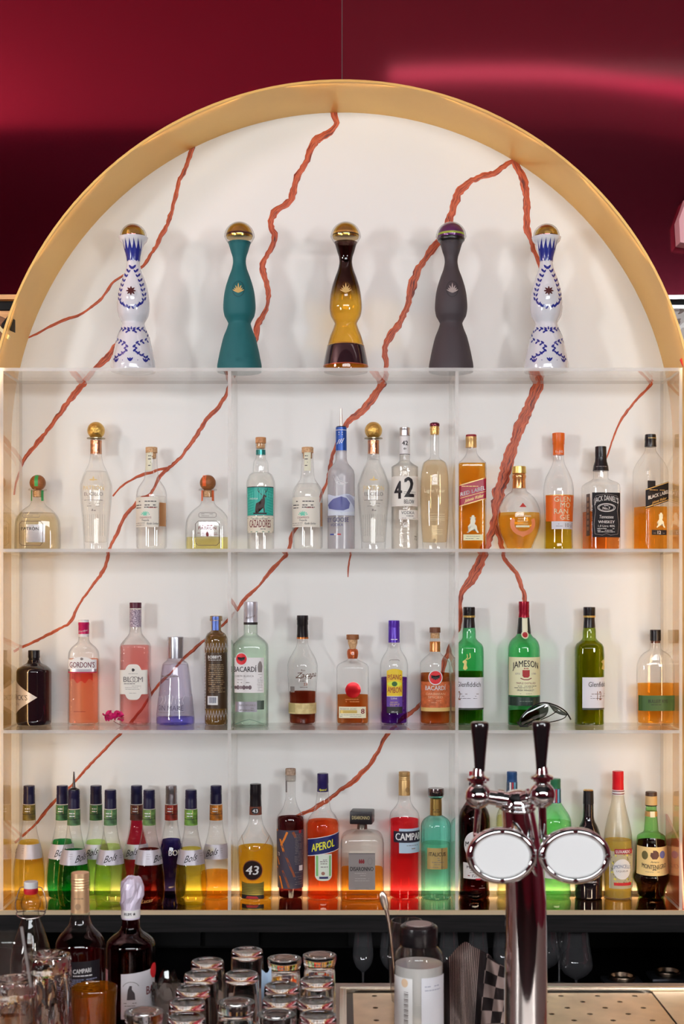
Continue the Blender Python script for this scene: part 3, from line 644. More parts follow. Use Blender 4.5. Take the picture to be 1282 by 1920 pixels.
# ---------------------------------------------------------------- second shelf
D2 = 3.655
def S2(name, label, cx, prof, gl=CLEAR, liq=None, level=None, **k):
    return B(name, label, 'bottle', cx, Z2, k.pop('d', D2), prof, gl, liq, level, **k)
WATER = liquid('water_clear', (236, 232, 226), k=.86, edge=0.85, haze=0); PALEG = liquid('pale_straw', (220, 206, 170), k=.8, edge=0.75, haze=0)
def patron(cx, label, ribbon, level, liq, silver):
    b = S2('tequila_bottle', label, cx, [(918, 12), (941, 12.2), (948, 16), (953, 22.5), (961, 31), (969, 36.5), (979, 40), (1003, 41.2), (1029, 41.5)], CLEAR, liq, level, dr=0.72, n=3.4, group='squat round-stopper tequila bottles')
    b.cap([(905.6 - 15 * math.sin(a), max(15 * math.cos(a), .4)) for a in np.linspace(1.5, -1.2, 14)], WOOD, 'ball_stopper')
    b.cap([(916.5, 9), (917.5, 16.5), (919.5, 17), (921, 12.5)], CLEAR, 'glass_lip'); b.cap([(920, 9.2), (932, 8.8)], CORK, 'cork')
    rb = mat('ribbon_%d' % ribbon[1], ribbon, 0.35)
    pr = [(905.6 - 15.4 * math.sin(a), 15.4 * math.cos(a)) for a in np.linspace(1.1, -.5, 8)]
    v = []; f = []
    for y, h in pr:
        for x in (-3 if silver else -9, 3.5 if silver else -2): 
            v.append((x * b.k, -math.sqrt(max(h * h - x * x, 1)) * b.k - .0003, (b.yb - y) * b.k))
    f = [(2 * i, 2 * i + 1, 2 * i + 3, 2 * i + 2) for i in range(len(pr) - 1)]
    obj('ribbon', v, f, rb, b.root)
    for sx in (-1, 1): b.label(sx * 11.5, sx * 8.2, 920, 940, rb, 'ribbon', nu=4)
    dx = -6 if silver else 2
    fr = [(dx - 22, 984), (dx - 17, 979), (dx + 17, 979), (dx + 22, 984), (dx + 22, 1019), (dx + 17, 1024), (dx - 17, 1024), (dx - 22, 1019)]
    b.ringline(None, fr, 1.1, mat('frame_ink', (92, 76, 70), .5))
    b.ringline(None, [(dx - 14, 963), (dx + 14, 963), (dx + 16, 965), (dx + 16, 970), (dx + 14, 972), (dx - 14, 972), (dx - 16, 970), (dx - 16, 965)], .9, GREYINK)
    b.small(None, dx - 13, dx + 13, [965.5, 969], GREYINK, .8)
    L = b.label(dx - 9 if silver else dx - 12, dx + 26 if silver else dx + 12, 985, 1018 if silver else 1007, mat('silver_leaf', (176, 172, 172), .22, .85), 'silver_label', off=0.0004)
    b.text(None, 'PATRÓN', dx - (2 if silver else 0), 993 if silver else 992, 5.6, INK if silver else REDINK, w=33, bold=.012)
    if not silver: b.small(None, dx - 10, dx + 12, [987], REDINK, 1.6); b.leaf(None, dx, 1003, 10, 5, 90, REDINK); b.small(None, dx - 19, dx - 13, [1001, 1004], REDINK, .9); b.small(None, dx + 12, dx + 19, [1001, 1004], REDINK, .9)
    b.done(); return b
patron(70.7, 'squat clear tequila bottle with ball stopper and green ribbon', (58, 150, 84), 962, PALEG, True)
patron(389.5, 'squat clear tequila bottle with ball stopper and orange ribbon, nearly empty', (224, 96, 46), 1008, liquid('straw_gold', (176, 164, 96)), False)
def cielo(cx, label, level):
    b = S2('tequila_bottle', label, cx, [(822, 10.6), (854, 11), (868, 13.4), (884, 20.8), (898, 26), (913, 30), (937, 29), (977, 25.6), (1007, 23.6), (1029, 22.6)], CLEAR, WATER, level, seg=18, base=16, group='tall faceted tequila bottles with gold ball stoppers')
    b.cap([(807.6 - 16.3 * math.sin(a), max(16.3 * math.cos(a), .4)) for a in np.linspace(1.5, -1.1, 16)], mat('engraved_gold', (206, 170, 92), .24, .9, bump=1.0, bscale=260), 'ball_stopper')
    b.cap([(821, 9), (821.8, 17), (823.5, 17), (824.5, 10.8)], mat('smoked_glass_lip', (150, 140, 110), .1, .3), 'glass_lip')
    b.cap([(826, 10.9), (838, 10.4), (851.5, 10.9)], mat('rose_gold_sleeve', (196, 142, 110), .22, .9, bump=.6, bscale=200), 'neck_sleeve')
    g = mat('pale_gold_ink', (210, 188, 130), .4); b.leaf(None, 0, 902, 16, 3, 0, g); b.leaf(None, 0, 900, 3, 9, 0, g)
    b.text(None, 'PATRÓN', 0, 917.5, 8, g, w=40); b.text(None, 'EL CIELO', 0, 928.5, 6.4, GREYINK, w=36, bold=.01)
    b.small(None, -19, 19, [940], GREYINK, 1.1); b.small(None, -12, 12, [946, 951], GREYINK, .8, .7); b.small(None, -4, 5, [957, 959], GREYINK, 1.4)
    fl = glass('flute_edge', (.8, .8, .8), edge=.6)
    for i in range(-5, 6): b.bar(None, i * 3.8 - .35, i * 3.8 + .35, 966, 1006, fl, off=.0006, n=1)
    b.done(); return b
cielo(180, 'tall faceted clear tequila bottle with gold ball stopper, on the left bay', 884)
cielo(700, 'tall faceted clear tequila bottle with gold ball stopper, right of the blue-necked vodka', 862)
def casa(cx, label, level, lv):
    b = S2('tequila_bottle', label, cx, [(849, 10.4), (862, 10.6), (884, 12), (897, 13.6), (906, 19), (914, 24.4), (922, 27.4), (933, 28.4), (1024, 28.4), (1029, 27.2)], CLEAR, WATER, level, group='clear tequila bottles with cream letter labels')
    b.cap([(839, 11), (849.5, 11)], CORK, 'cork_top'); b.cap([(849.5, 8.8), (860, 8.4)], CORK, 'cork')
    tg = mat('tag_paper', (208, 208, 186), .6); b.label(-10 if not lv else -6, 2 if not lv else 6, 840 if lv else 850, 884, tg, 'neck_strip', nu=5)
    b.small(None, -6, 1, [856, 862, 868, 874], INK, 1.4, .6)
    L = b.label(-28, 16 if not lv else 22.5, 934, 990, mat('ivory_paper', (212, 208, 196), .6))
    b.small(L, -26, -14, [942, 949, 954], INK, 1.6); b.small(L, -10, 14, [942, 949, 953], INK, 1.6); b.small(L, -2, 12, [954], mat('red_print', (190, 70, 60), .5), .9)
    gr = mat('agave_green', (104, 190, 164), .5)
    for a in (-75, -50, -25, 0, 25, 50, 75): b.leaf(L, -8 + 5 * math.sin(R(a)), 968 - 4 * math.cos(R(a)), 9, 3, 90 - a, gr)
    b.text(L, 'CASAMIGOS', -8, 972, 3.4, REDINK, w=23); b.text(L, 'Tequila', -8, 977, 3.6, INK, shear=.3); b.small(L, -27, -8, [982.5, 986], GREYINK, .9); b.text(L, 'Rande Gerber', 6, 983, 4, INK, shear=.4, w=22)
    b.label(17.5 if not lv else 24, 27.6, 944, 988, mat('copper_backing', (188, 140, 96), .3, .6), 'back_label', nu=5)
    b.done()
casa(284, 'clear cork-topped tequila bottle with cream label, left bay', 931, False)
casa(576.5, 'clear cork-topped tequila bottle with cream label, right of the stag label', 907, True)
# stag label
b = S2('tequila_bottle', 'clear tequila bottle with teal stag label and wooden cork', 488.7, [(832, 10), (838, 9.6), (843, 8.7), (859, 9), (865, 12.6), (870, 13.8), (876, 14.4), (885, 14.6), (890, 20.5), (897, 24), (906, 26.6), (914, 27), (968, 25.8), (1029, 25)], CLEAR, WATER, 886)
b.cap([(820.6, 10), (831.5, 10)], mat('tan_stopper', (196, 142, 94), .5, noise=((170, 114, 70), 140)), 'cork_top'); b.cap([(832, 8.4), (841, 8)], CORK, 'cork')
b.cap([(843.7, 9.0), (853.3, 9.3)], mat('teal_foil', (52, 128, 124), .25, .5), 'neck_band')
L = b.label(-24, 24, 914.7, 967.8, mat('teal_print', (38, 160, 146), .4), 'stag_label'); b.label(-24, 24, 914.5, 916, INK, 'label_edge', off=.0009, parent=L, nv=1)
lt = mat('light_teal_print', (76, 190, 172), .4)
for a in range(-80, 81, 16): b.bar(L, a * .28 - .5, a * .28 + .5, 918 + abs(a) * .12, 938 - abs(a) * .05, lt, n=1)
for y in range(922, 964, 5): b.bar(L, -22, -12, y, y + .8, lt, slope=3, n=2); b.bar(L, 13, 22, y, y + .8, lt, slope=-3, n=2)
st = mat('stag_brown', (56, 40, 36), .5)
b.poly(L, [(-8, 952), (-7, 946), (0, 942), (4, 936), (6, 931), (9, 930), (12, 933), (9, 936), (9, 944), (8, 951), (9, 962), (7, 963), (6, 954), (-1, 953), (-3, 963), (-5, 963), (-5, 956), (-7, 963), (-9, 963)], st)
for s, o in ((-1, 0), (1, 9)):
    b.ringline(L, [(5 + o * .2, 931), (3 + s * 4 + o * .3, 926), (3 + s * 7 + o * .3, 922), (4 + s * 7 + o * .3, 918)], 1.1, st, closed=False); b.ringline(L, [(3 + s * 5 + o * .3, 925), (3 + s * 2 + o * .4, 919)], .9, st, closed=False)
b.bar(L, -12, 12, 963, 966, INK); b.text(L, 'TEQUILA', -12, 937, 3, WHITEINK)
L = b.label(-24, 24, 969.5, 1000, mat('cream_print', (214, 208, 190), .5)); b.text(L, 'CAZADORES', 0, 983.5, 13.5, mat('maroon_ink', (118, 48, 48), .5), w=43, bold=.015)
b.bar(L, -23, 23, 972, 973, mat('sage', (130, 160, 140), .5)); b.bar(L, -23, 23, 997.6, 999.2, mat('sage', (130, 160, 140), .5)); b.small(L, -14, 14, [974.6, 993.4], GREYINK, 1.4)
b.ringline(None, [(-6, 1014), (-1, 1014), (-1, 1021), (-6, 1021)], .9, GREYINK)
b.done()
# frosted vodka with pourer
b = S2('vodka_bottle', 'frosted vodka bottle with blue neck foil and metal pour spout', 639.5, [(845, 10.3), (861, 10.6), (869, 13), (876, 19), (884, 24), (894, 25.5), (1029, 25.7)], FROST, liquid('vodka', (205, 202, 206), edge=.8, k=.66), 890)
b.cap([(801.6, 10.2), (823, 10.2), (845.5, 10.5)], mat('royal_blue_foil', (32, 76, 158), .3, .2), 'neck_foil')
b.cap([(800, 9.2), (801.8, 9.6)], BLACK, 'pourer_collar'); b.cap([(766, 1.6), (784, 2.2), (800, 2.7)], STEEL, 'pour_spout')
for x, y in ((-4, 812), (2, 812), (-4, 816), (2, 816)): b.leaf(None, x, y, 2, 2, 0, WHITEINK)
b.bar(None, -9.5, 9.5, 807, 808, WHITEINK)
for i in range(3):
    for j in range(4): b.leaf(None, -7 + i * 4 + j * 1.2, 833 - j * 2.4 + i * -1, 3.2, 1.6, 30, WHITEINK)
G1, G2 = mat('slate_blue_print', (92, 98, 150), .5), mat('pale_blue_print', (196, 204, 222), .5)
L = b.label(-24.5, 24.5, lambda t: 930 - 2 * math.sin(t * 5), 968, mat('ice_print', (188, 196, 214), .5), 'goose_label')
b.poly(L, [(-24, 948), (-14, 937), (0, 933), (10, 936), (16, 945), (14, 955), (4, 959), (-10, 958), (-22, 955)], G1); b.poly(L, [(8, 931), (16, 930), (24, 940), (24, 956), (18, 944), (12, 936)], mat('grey_wing', (150, 156, 182), .5)); b.poly(L, [(-24, 958), (0, 962), (24, 960), (24, 967), (-24, 967)], G2)
nv = mat('navy_print', (48, 46, 92), .5)
b.text(None, 'GREY GOOSE', -13, 976, 8, nv, w=56, bold=.012); b.text(None, 'VODKA', -9, 985.5, 5, nv, w=26); b.small(None, -22, 4, [991.5], GREYINK, 1); b.small(None, -14, -4, [997.5], GREYINK, 1.8)
b.bar(None, -20, -13, 1002, 1004.6, mat('flag_blue', (44, 60, 140), .5)); b.bar(None, -13, -7, 1002, 1004.6, WHITEINK); b.bar(None, -7, -.5, 1002, 1004.6, mat('flag_red', (170, 40, 50), .5)); b.small(None, 11, 17, [1017], GREYINK, 1.4)
for i in range(6): b.ringline(None, [(-14 + i * 2, 895 + (i % 3) * 6), (-10 + i * 3, 905 + (i % 2) * 4), (2 + i * 2, 912 - i)], .6, WHITEINK, closed=False)
b.done()
# 42
b = S2('vodka_bottle', 'clear vodka bottle with a big black number label and silver screw cap', 758.6, [(818, 9.4), (853, 9.6), (863, 9.8), (868, 13.2), (872, 19), (876, 25), (900, 24.6), (922, 24.3), (963, 25), (1026, 25), (1029, 24.6)], glass('rippled_clear_glass', (.97, .96, .94), edge=.35, bump=.35, bscale=70), WATER, 864)
b.cap([(802, 10), (806, 10), (806.6, 9.6), (808, 9.6), (808.4, 10), (817.6, 10)], mat('brushed_aluminium', (196, 196, 200), .32, .9), 'screw_cap')
L = b.label(-9.3, 9.3, 819, 853, PAPER, 'neck_label', nu=10); b.text(L, '42', 0, 832, 8, INK, w=11, bold=.02); b.leaf(L, 0, 842.5, 4.6, 4, 0, INK); b.bar(L, -9, 9, 852, 853, INK)
L = b.label(-24, 24, 895, 950.8, mat('warm_white_paper', (218, 212, 204), .5))
b.text(L, '4', -13.5, 921, 32, INK, w=17, bold=.03); b.text(L, '2', 7.5, 916, 36, INK, w=20, bold=.03); b.text(L, 'BELOW', 7.5, 942.5, 7.2, INK, w=20, bold=.012)
for y in (924, 927.5): b.bar(L, -3, 19, y, y + .8, GREYINK)
L = b.label(-11.5, 24, 958, 975.4, mat('warm_white_paper', (218, 212, 204), .5), off=.0007); b.text(L, 'VODKA', 5, 963, 5.6, INK, w=25); b.small(L, -6, 18, [969], INK, 1.1); b.small(L, -10, 22, [973], GREYINK, .8)
b.text(None, '72', 19, 1010, 8, INK, w=7); b.done()
# tan bottle
b = S2('liqueur_bottle', 'tall oval bottle of pale tan spirit with white etched print', 814.6, [(815, 8), (853, 7.9), (858, 8.6), (861, 11), (863.4, 15), (867.5, 20.6), (877.6, 24), (892, 26), (912, 27), (943, 27.4), (983, 26), (1013, 23.6), (1029, 22.5)], CLEAR, liquid('pale_tan', (226, 200, 156), edge=.85, k=.72), 863.6, base=16, dr=.8, inset=1.3)
b.cap([(792.5, 6), (794, 8.6), (797, 9.4), (800, 8.8)], mat('burgundy_enamel', (110, 40, 56), .15, .5), 'stopper'); b.cap([(800, 8.6), (803, 8.4), (803.6, 9), (806, 9), (806.6, 8.4), (812, 8.6), (815.5, 8)], mat('gold_sleeve', (206, 168, 104), .3, .7), 'neck_sleeve')
W2 = mat('etched_white', (224, 206, 176), .5)
b.ringline(None, ell(1, 900, 7, 5.6, 20, 60, 380), 1, W2, closed=False); b.ringline(None, ell(1.5, 900, 3.6, 3, 14, 0, 330), .8, W2, closed=False); b.ringline(None, [(4, 886), (4.6, 898)], 1.2, W2, closed=False)
b.text(None, 'Ligre Your', -1, 921.5, 6.5, W2, w=40); b.small(None, -6, 10, [911.5], W2, .8)
for y in (965, 969.6, 973, 976): b.bar(None, -15, 17, y, y + .8, W2)
for y in (994, 997.5, 1000.5, 1003): b.bar(None, -4, 13, y, y + .7, W2)
b.done()
# walker figure used on two whisky bottles
def walker(b, parent, x, y, h, m, off=.0011):
    p = [(0, 0), (4, 0), (5, 3), (7, 4), (4, 6), (7, 10), (5, 16), (9, 20), (10, 27), (13, 32), (10, 33), (7, 29), (5, 23), (0, 28), (-5, 31), (-7, 33), (-10, 32), (-7, 29), (-3, 24), (-1, 19), (-6, 22), (-8, 21), (-3, 15), (-3, 9), (-1, 6), (-4, 4), (-1, 3)]
    b.poly(parent, [(x + a * h / 33, y + c * h / 33) for a, c in p], m, off)
AMB = liquid('whisky_amber', (206, 120, 14)); AMB2 = liquid('whisky_red_amber', (214, 122, 14))
b = S2('whisky_bottle', 'square whisky bottle with slanted red label and gold cap', 884, [(839, 8.6), (846, 9), (852, 11), (860, 16.4), (866, 22), (870, 25.6), (876, 26), (1029, 26)], CLEAR, AMB2, 870, n=7, yaw=0, group='square whisky bottles with slanted labels')
b.cap([(819, 10.4), (824, 10.6), (825, 10.2), (839.5, 10.4)], mat('tan_gold_cap', (196, 160, 104), .35, .5), 'cap', dx=-1); b.cap([(815.4, 9.8), (819.5, 10.2)], mat('dark_red_cap_top', (142, 40, 50), .35), 'cap_top', dx=-1)
L = b.label(-25.8, 25.8, 904, 945, mat('crimson_label', (156, 28, 52), .35), slope=15, nu=30)
for y in (904.6, 943): b.bar(L, -25.6, 25.6, y, y + 1.6, GOLDINK, slope=15, n=20)
b.text(L, 'RED LABEL', 0, 923, 7, WHITEINK, w=46, slope=13, bold=.02); b.small(L, -22, 20, [914], GOLDINK, 1.0, .6); b.text(L, 'Johnnie Walker', 2, 936, 6, GOLDINK, w=36, slope=11, shear=.4)
b.bar(L, -24, 24, 929.5, 930.3, GOLDINK, slope=13, n=12)
walker(b, None, -2, 968, 33, mat('white_gold_ink', (232, 220, 196), .4)); L = b.label(-18, 18.5, 1003.5, 1014.5, mat('pale_cream', (226, 212, 170), .5), off=.0007); b.small(L, -14, 14, [1007, 1011], GREYINK, .8); b.done()
b = S2('whisky_bottle', 'square whisky bottle with slanted black label, half empty, at the right end', 1219, [(838, 9.6), (843, 10), (850, 12.4), (863, 18.4), (876, 23.6), (886, 25.8), (893, 26), (1029, 26)], CLEAR, AMB, 951, n=7, yaw=20, d=3.65, group='square whisky bottles with slanted labels')
b.cap([(815, 10.2), (826, 10.8), (827, 10.4), (838.4, 11)], BLACK, 'cap'); b.bar(None, -8, 6, 822, 823, GOLDINK, off=.003)
L = b.label(-25.6, 25.6, 911.5, 948, mat('black_label', (22, 19, 24), .55, spec=.25), slope=16, nu=30)
for y in (912.2, 945): b.bar(L, -25.4, 25.4, y, y + 1.2, GOLDINK, slope=16, n=20)
b.text(L, 'BLACK LABEL', 1, 929.5, 6.4, WHITEINK, w=44, slope=13, bold=.02); b.small(L, -20, 20, [921], GOLDINK, 1, .7); b.text(L, 'Johnnie Walker', 2, 940, 5, GOLDINK, w=32, slope=10, shear=.4)
walker(b, None, 4, 963, 28, mat('white_gold_ink', (232, 220, 196), .4)); L = b.label(-14, 18, 995, 1004.5, INK, 'age_label', off=.0007); b.text(L, '12', 2, 999.8, 6, WHITEINK, bold=.03); b.small(L, -11, -4, [998, 1001], GREYINK, 1); b.small(L, 8, 15, [998, 1001], GREYINK, 1)
b.label(-22, -6, 904, 926, mat('black_label', (22, 19, 24), .55, spec=.25), 'back_label'); b.done()
# dimpled bottle
b = S2('whisky_bottle', 'round-bellied amber whisky bottle with gold neck and orange horseshoe label', 973, [(916, 12.6), (921, 14), (927, 22), (936, 29.6), (946, 35.4), (960, 39.6), (974, 40.6), (989, 39), (1002, 35), (1014, 30), (1029, 25)], CLEAR, liquid('dimple_amber', (186, 116, 22)), 962, dr=.82, base=5)
b.cap([(875, 12.6), (888, 13.2)], mat('pale_gold_cap', (210, 188, 112), .3, .8), 'cap'); b.cap([(888, 11.6), (891, 12.6), (894, 13.2), (897, 12.6), (899, 11.8), (916, 12.4)], mat('copper_gold_foil', (206, 150, 96), .25, .85), 'neck_foil')
b.poly(None, [(3, 945), (9.5, 953), (-3.5, 953)], mat('red_seal', (176, 52, 44), .4))
b.text(None, 'Golden', 3, 962, 4.2, CREAM, w=20, off=.0018); b.text(None, 'Selection', 3, 969, 5.2, CREAM, w=29, bold=.02, off=.0018); b.small(None, -8, 13, [975, 979], CREAM, 1); b.text(None, 'Dimple', 3, 983, 5, GOLDINK, shear=.4, w=20); b.bar(None, -10, 15, 987, 990.5, CREAM)
om = mat('salmon_orange_label', (232, 130, 86), .4)
b.ringline(None, ell(3, 983, 19.5, 19, 26, 155, 385), 8, om, closed=False); b.disc(3, 1003, 5, 5, om, 'seal', off=.0012); b.done()
# orange capped
b = S2('whisky_bottle', 'curved whisky bottle with bright orange cap and orange label', 1046.8, [(853, 9.4), (862, 10), (869, 11.4), (882, 17), (896, 23.8), (909, 27), (923, 28.2), (950, 27), (983, 26), (1017, 26.2), (1029, 26.8)], CLEAR, liquid('olive_amber', (150, 122, 14)), 975)
OR = mat('bright_orange', (214, 98, 28), .35); b.cap([(812.5, 11.6), (826, 11.5), (827, 11.2), (833, 11.2), (834, 10.5), (853.6, 10.4)], OR, 'cap'); b.text(None, '1-10', 0, 848, 4.5, WHITEINK, w=12, off=.0025)
L = b.label(-25, 26.5, 930, 979, OR); b.label(-25, 26.5, 929.4, 930.8, GOLDINK, 'gold_edge', off=.0008, parent=L, nv=1)
for st, x, y in (('GLEN', 4, 938), ('MO', 9, 949), ('RAN', 1, 960.5), ('GIE', 8, 971.5)): b.text(L, st, x, y, 9.4, mat('pale_orange_ink', (238, 204, 170), .5), bold=.005)
L = b.label(-16, 26, 979, 993.5, mat('grey_band', (196, 196, 202), .45)); b.text(L, '10', 12, 986, 7, GREYINK); b.small(L, -10, 4, [984, 988], GREYINK, .9); b.small(L, 17, 24, [983, 986, 989], GREYINK, .9); b.done()
# black square label
b = S2('whisky_bottle', 'square whisky bottle with ornate black label and black cap', 1126, [(883, 13.6), (897, 14), (901, 18), (906, 25), (911, 29.4), (916, 30), (1029, 30.2)], CLEAR, liquid('deep_amber', (170, 76, 16)), 960, n=8, yaw=9, d=3.645)
b.cap([(837.7, 10.4), (856, 10.8), (857, 10.6), (866, 11.4), (875, 14), (883.5, 15)], BLACK, 'cap'); b.small(None, -13, 13, [876, 879], GREYINK, 1.2)
L = b.label(-27, 27.5, 926, 1009, mat('black_label', (22, 19, 24), .55, spec=.25), nu=24)
b.text(L, "JACK DANIEL'S", 0, 942, 9.5, WHITEINK, w=46, arc=6, bold=.01); b.ringline(L, ell(0, 954, 17, 7.5), .9, WHITEINK); b.ringline(L, ell(0, 954, 14.5, 6), .6, WHITEINK); b.text(L, 'No.7', 0, 955, 5, WHITEINK, bold=.02); b.small(L, -5, 5, [950.5], WHITEINK, 1)
b.text(L, 'Tennessee', 0, 971, 6, WHITEINK, w=27, shear=.2); b.text(L, 'WHISKEY', 0, 980.5, 5, WHITEINK, w=32, bold=.02); b.text(L, '1,0 Litre 40%', 0, 988, 4, WHITEINK, w=32); b.small(L, -18, 18, [993, 996, 999], WHITEINK, .9)
fr = [(-24, 940), (-20, 932), (-10, 930), (0, 929), (10, 930), (20, 932), (24, 940), (21, 960), (24, 985), (22, 1003), (8, 1005), (0, 1002), (-8, 1005), (-22, 1003), (-24, 985), (-21, 960)]
b.ringline(L, fr, .8, GREYINK); b.label(-50, -32, 928, 1006, mat('brown_black_label', (70, 52, 42), .4), 'side_label', nu=8)
for y in range(934, 1000, 11): b.bar(None, -45, -36, y, y + 7, mat('tan_print', (140, 112, 88), .5), n=2)
b.done()
# ---------------------------------------------------------------- third shelf
D3 = 3.66
def S3(name, label, cx, prof, gl=CLEAR, liq=None, level=None, **k):
    return B(name, label, 'bottle', cx, Z3, k.pop('d', D3), prof, gl, liq, level, **k)
# apothecary gin
b = S3('gin_bottle', 'squat black apothecary gin bottle with silver diamond label', 63.7, [(1238, 11), (1243, 13), (1249, 24), (1255, 31), (1259, 32.4), (1350, 32.6), (1359, 31)], mat('black_bottle_glass', (24, 15, 20), .06, coat=.6, spec=.7), d=3.655)
b.cap([(1219.5, 10.8), (1233, 11), (1234, 10.2), (1240, 10)], BLACK, 'stopper')
SL = mat('silver_diamond', (186, 180, 176), .4, .3)
v2 = []; f2 = []; n = 14
for j in range(n + 1):
    for i in range(n + 1):
        a, c = i / n, j / n; v2.append((-91 + 52 * (a + c), 1306 + 32 * (c - a)))
L = obj('label', [b.surf(x, y, .0006) for x, y in v2], [(j * (n + 1) + i, (j + 1) * (n + 1) + i, (j + 1) * (n + 1) + i + 1, j * (n + 1) + i + 1) for j in range(n) for i in range(n)], SL, b.root)
g = glyphs("HENDRICK'S"); k = 9.5 / _CAPH; b.put(INK, L, *slices([(-38 + x * k * .86, 1311 - y * k) for x, y in g[0]], g[1], 3)); g = glyphs('GIN', .0, 0, 1.6); k = 6 / _CAPH; b.put(GREYINK, L, [(-34 + x * k, 1322 - y * k) for x, y in g[0]], g[1])
g = glyphs('———', .0); k = 4 / _CAPH; b.put(GREYINK, L, [(-34 + x * k, 1297 - y * k) for x, y in g[0]], g[1]); b.done()
# pink gin
b = S3('gin_bottle', 'clear bottle of orange-pink gin with magenta cap and silver-white label', 157, [(1189, 9.7), (1199, 9.8), (1204, 11.6), (1208, 15.4), (1214, 22), (1224, 27.4), (1234, 28.2), (1359, 28.4)], glass('rippled_pink_glass', (.98, .97, .96), edge=.4, bump=.3, bscale=60), liquid('coral_pink', (236, 128, 92)), 1235, dr=.66, n=3.6)
b.cap([(1162.4, 9.8), (1167, 10.3)], PAPER, 'cap_top'); b.cap([(1167, 10.3), (1172, 10.3), (1173, 9.9), (1188.6, 10.1)], mat('magenta_foil', (176, 22, 84), .3, .2), 'cap'); b.cap([(1188.8, 10), (1194, 9.9)], PAPER, 'neck_ring')
b.text(None, 'Gordon', 0, 1183, 3.5, WHITEINK, shear=.4, slope=3, off=.0018)
L = b.label(-28, 28, lambda t: 1236 - (5 if abs(t) < .62 else 0) * math.cos(t * 2.2), 1254, mat('frost_white_label', (214, 214, 222), .4), nu=40)
b.text(L, "GORDON'S", 0, 1246, 10, mat('maroon_ink2', (104, 34, 52), .5), w=47, bold=.012); b.leaf(L, 0, 1235, 6, 5, 0, GREYINK)
L2 = b.label(-28, 28, 1254, 1258.8, SILVER, 'silver_band', off=.0006); b.label(-28, 28, 1258.8, 1261, mat('raspberry_line', (168, 30, 70), .4), 'red_band', off=.0006, nv=1)
b.label(-23, 20, 1261, lambda t: 1279 - 6 * abs(t) - 3 * math.cos(t * 9), tinted('raspberry', (196, 60, 84)), 'raspberry_print', nu=36)
b.small(None, -17, 13, [1333], REDINK, 1); b.done()
# bloom
b = S3('gin_bottle', 'square pink gin bottle with plum cap and ornate white label', 254, [(1140, 10.6), (1177, 10.8), (1184, 11.4), (1188, 12.4), (1198, 19), (1208, 25.6), (1213, 27.2), (1359, 27.5)], glass('rippled_pink_glass', (.98, .97, .96), edge=.4, bump=.3, bscale=60), liquid('rose_pink', (240, 142, 138)), 1210, n=5.5, d=3.655)
b.cap([(1130, 11.2), (1140.6, 11)], mat('plum_cap', (84, 30, 50), .35), 'cap')
b.cap([(1143.5, 10.9), (1176, 11)], mat('lilac_pattern_sleeve', (196, 184, 194), .5, noise=((92, 70, 100), 420)), 'neck_sleeve')
bl = mat('bloom_label', (220, 212, 204), .5)
L = b.label(-27.4, 27.2, lambda t: 1255 - (10.5 * min(1, (1 - (abs(t) / .55) ** 4)) if abs(t) < .55 else 0), lambda t: 1300 + (10.5 * (1 - (abs(t) / .55) ** 4) if abs(t) < .55 else 0), bl, nu=48)
b.text(L, 'BL', -11.5, 1272.5, 9.5, GREYINK, bold=.005); b.text(L, 'M', 13.2, 1272.5, 9.5, GREYINK, bold=.005)
for x in (-1.5, 4.2): b.ringline(L, ell(x, 1272.5, 4.8, 4.8), 1, GREYINK)
b.leaf(L, 0, 1255, 6, 6, 0, INK); b.small(L, -19, 17, [1280.5], GREYINK, 1.4); b.small(L, -16, 15, [1285, 1288, 1291], GREYINK, .6); b.small(L, -8, 8, [1298], GREYINK, .6); b.small(L, -9, 9, [1262], GREYINK, .7); b.done()
# silver-capped bell bottle
b = S3('gin_bottle', 'bell-shaped pale violet gin bottle with tall silver cap', 328.7, [(1234, 14.5), (1238, 16), (1242, 21), (1246, 24), (1255, 25.6), (1300, 31), (1342, 35.4), (1350, 36), (1359, 35.6)], tinted('violet', (222, 222, 236), k=.8, edge=.45), None, None, d=3.655)
b.cap([(1194, 14.8), (1196, 15), (1234.5, 14)], mat('brushed_silver_cap', (176, 178, 186), .3, .85), 'cap')
b.body('violet_liquid', liquid('violet_base', (104, 100, 172)), 1345, b.yb - 1.5, 1.6, True); b.body('gin_fill', liquid('gin_violet', (226, 222, 232), edge=.85, k=.85, haze=.05), 1246, 1343, 1.6, True)
fr_ = glass('frost_print', (.86, .87, .93), edge=.9, haze=.45, hazecol=(.82, .83, .9)); L = b.label(-34, 34, lambda t: 1305 + 5 * math.sin(t * 9) * math.cos(t * 3), 1340, fr_, 'frost_mist', nu=40)
b.text(None, 'GIN MARE', -8, 1325.5, 9, mat('slate_ink', (72, 70, 84), .5), w=54); b.small(None, -32, 24, [1334], GREYINK, 1.1); b.small(None, -14, 4, [1340], GREYINK, 1.6); b.small(None, -24, 14, [1267], GREYINK, 2.2, .9); b.small(None, -18, 4, [1273], INK, 1)
for i in range(7): b.ringline(None, [(-22 + i * 7, 1302), (-20 + i * 6, 1311), (-24 + i * 7, 1318)], .5, WHITEINK, closed=False)
b.done()
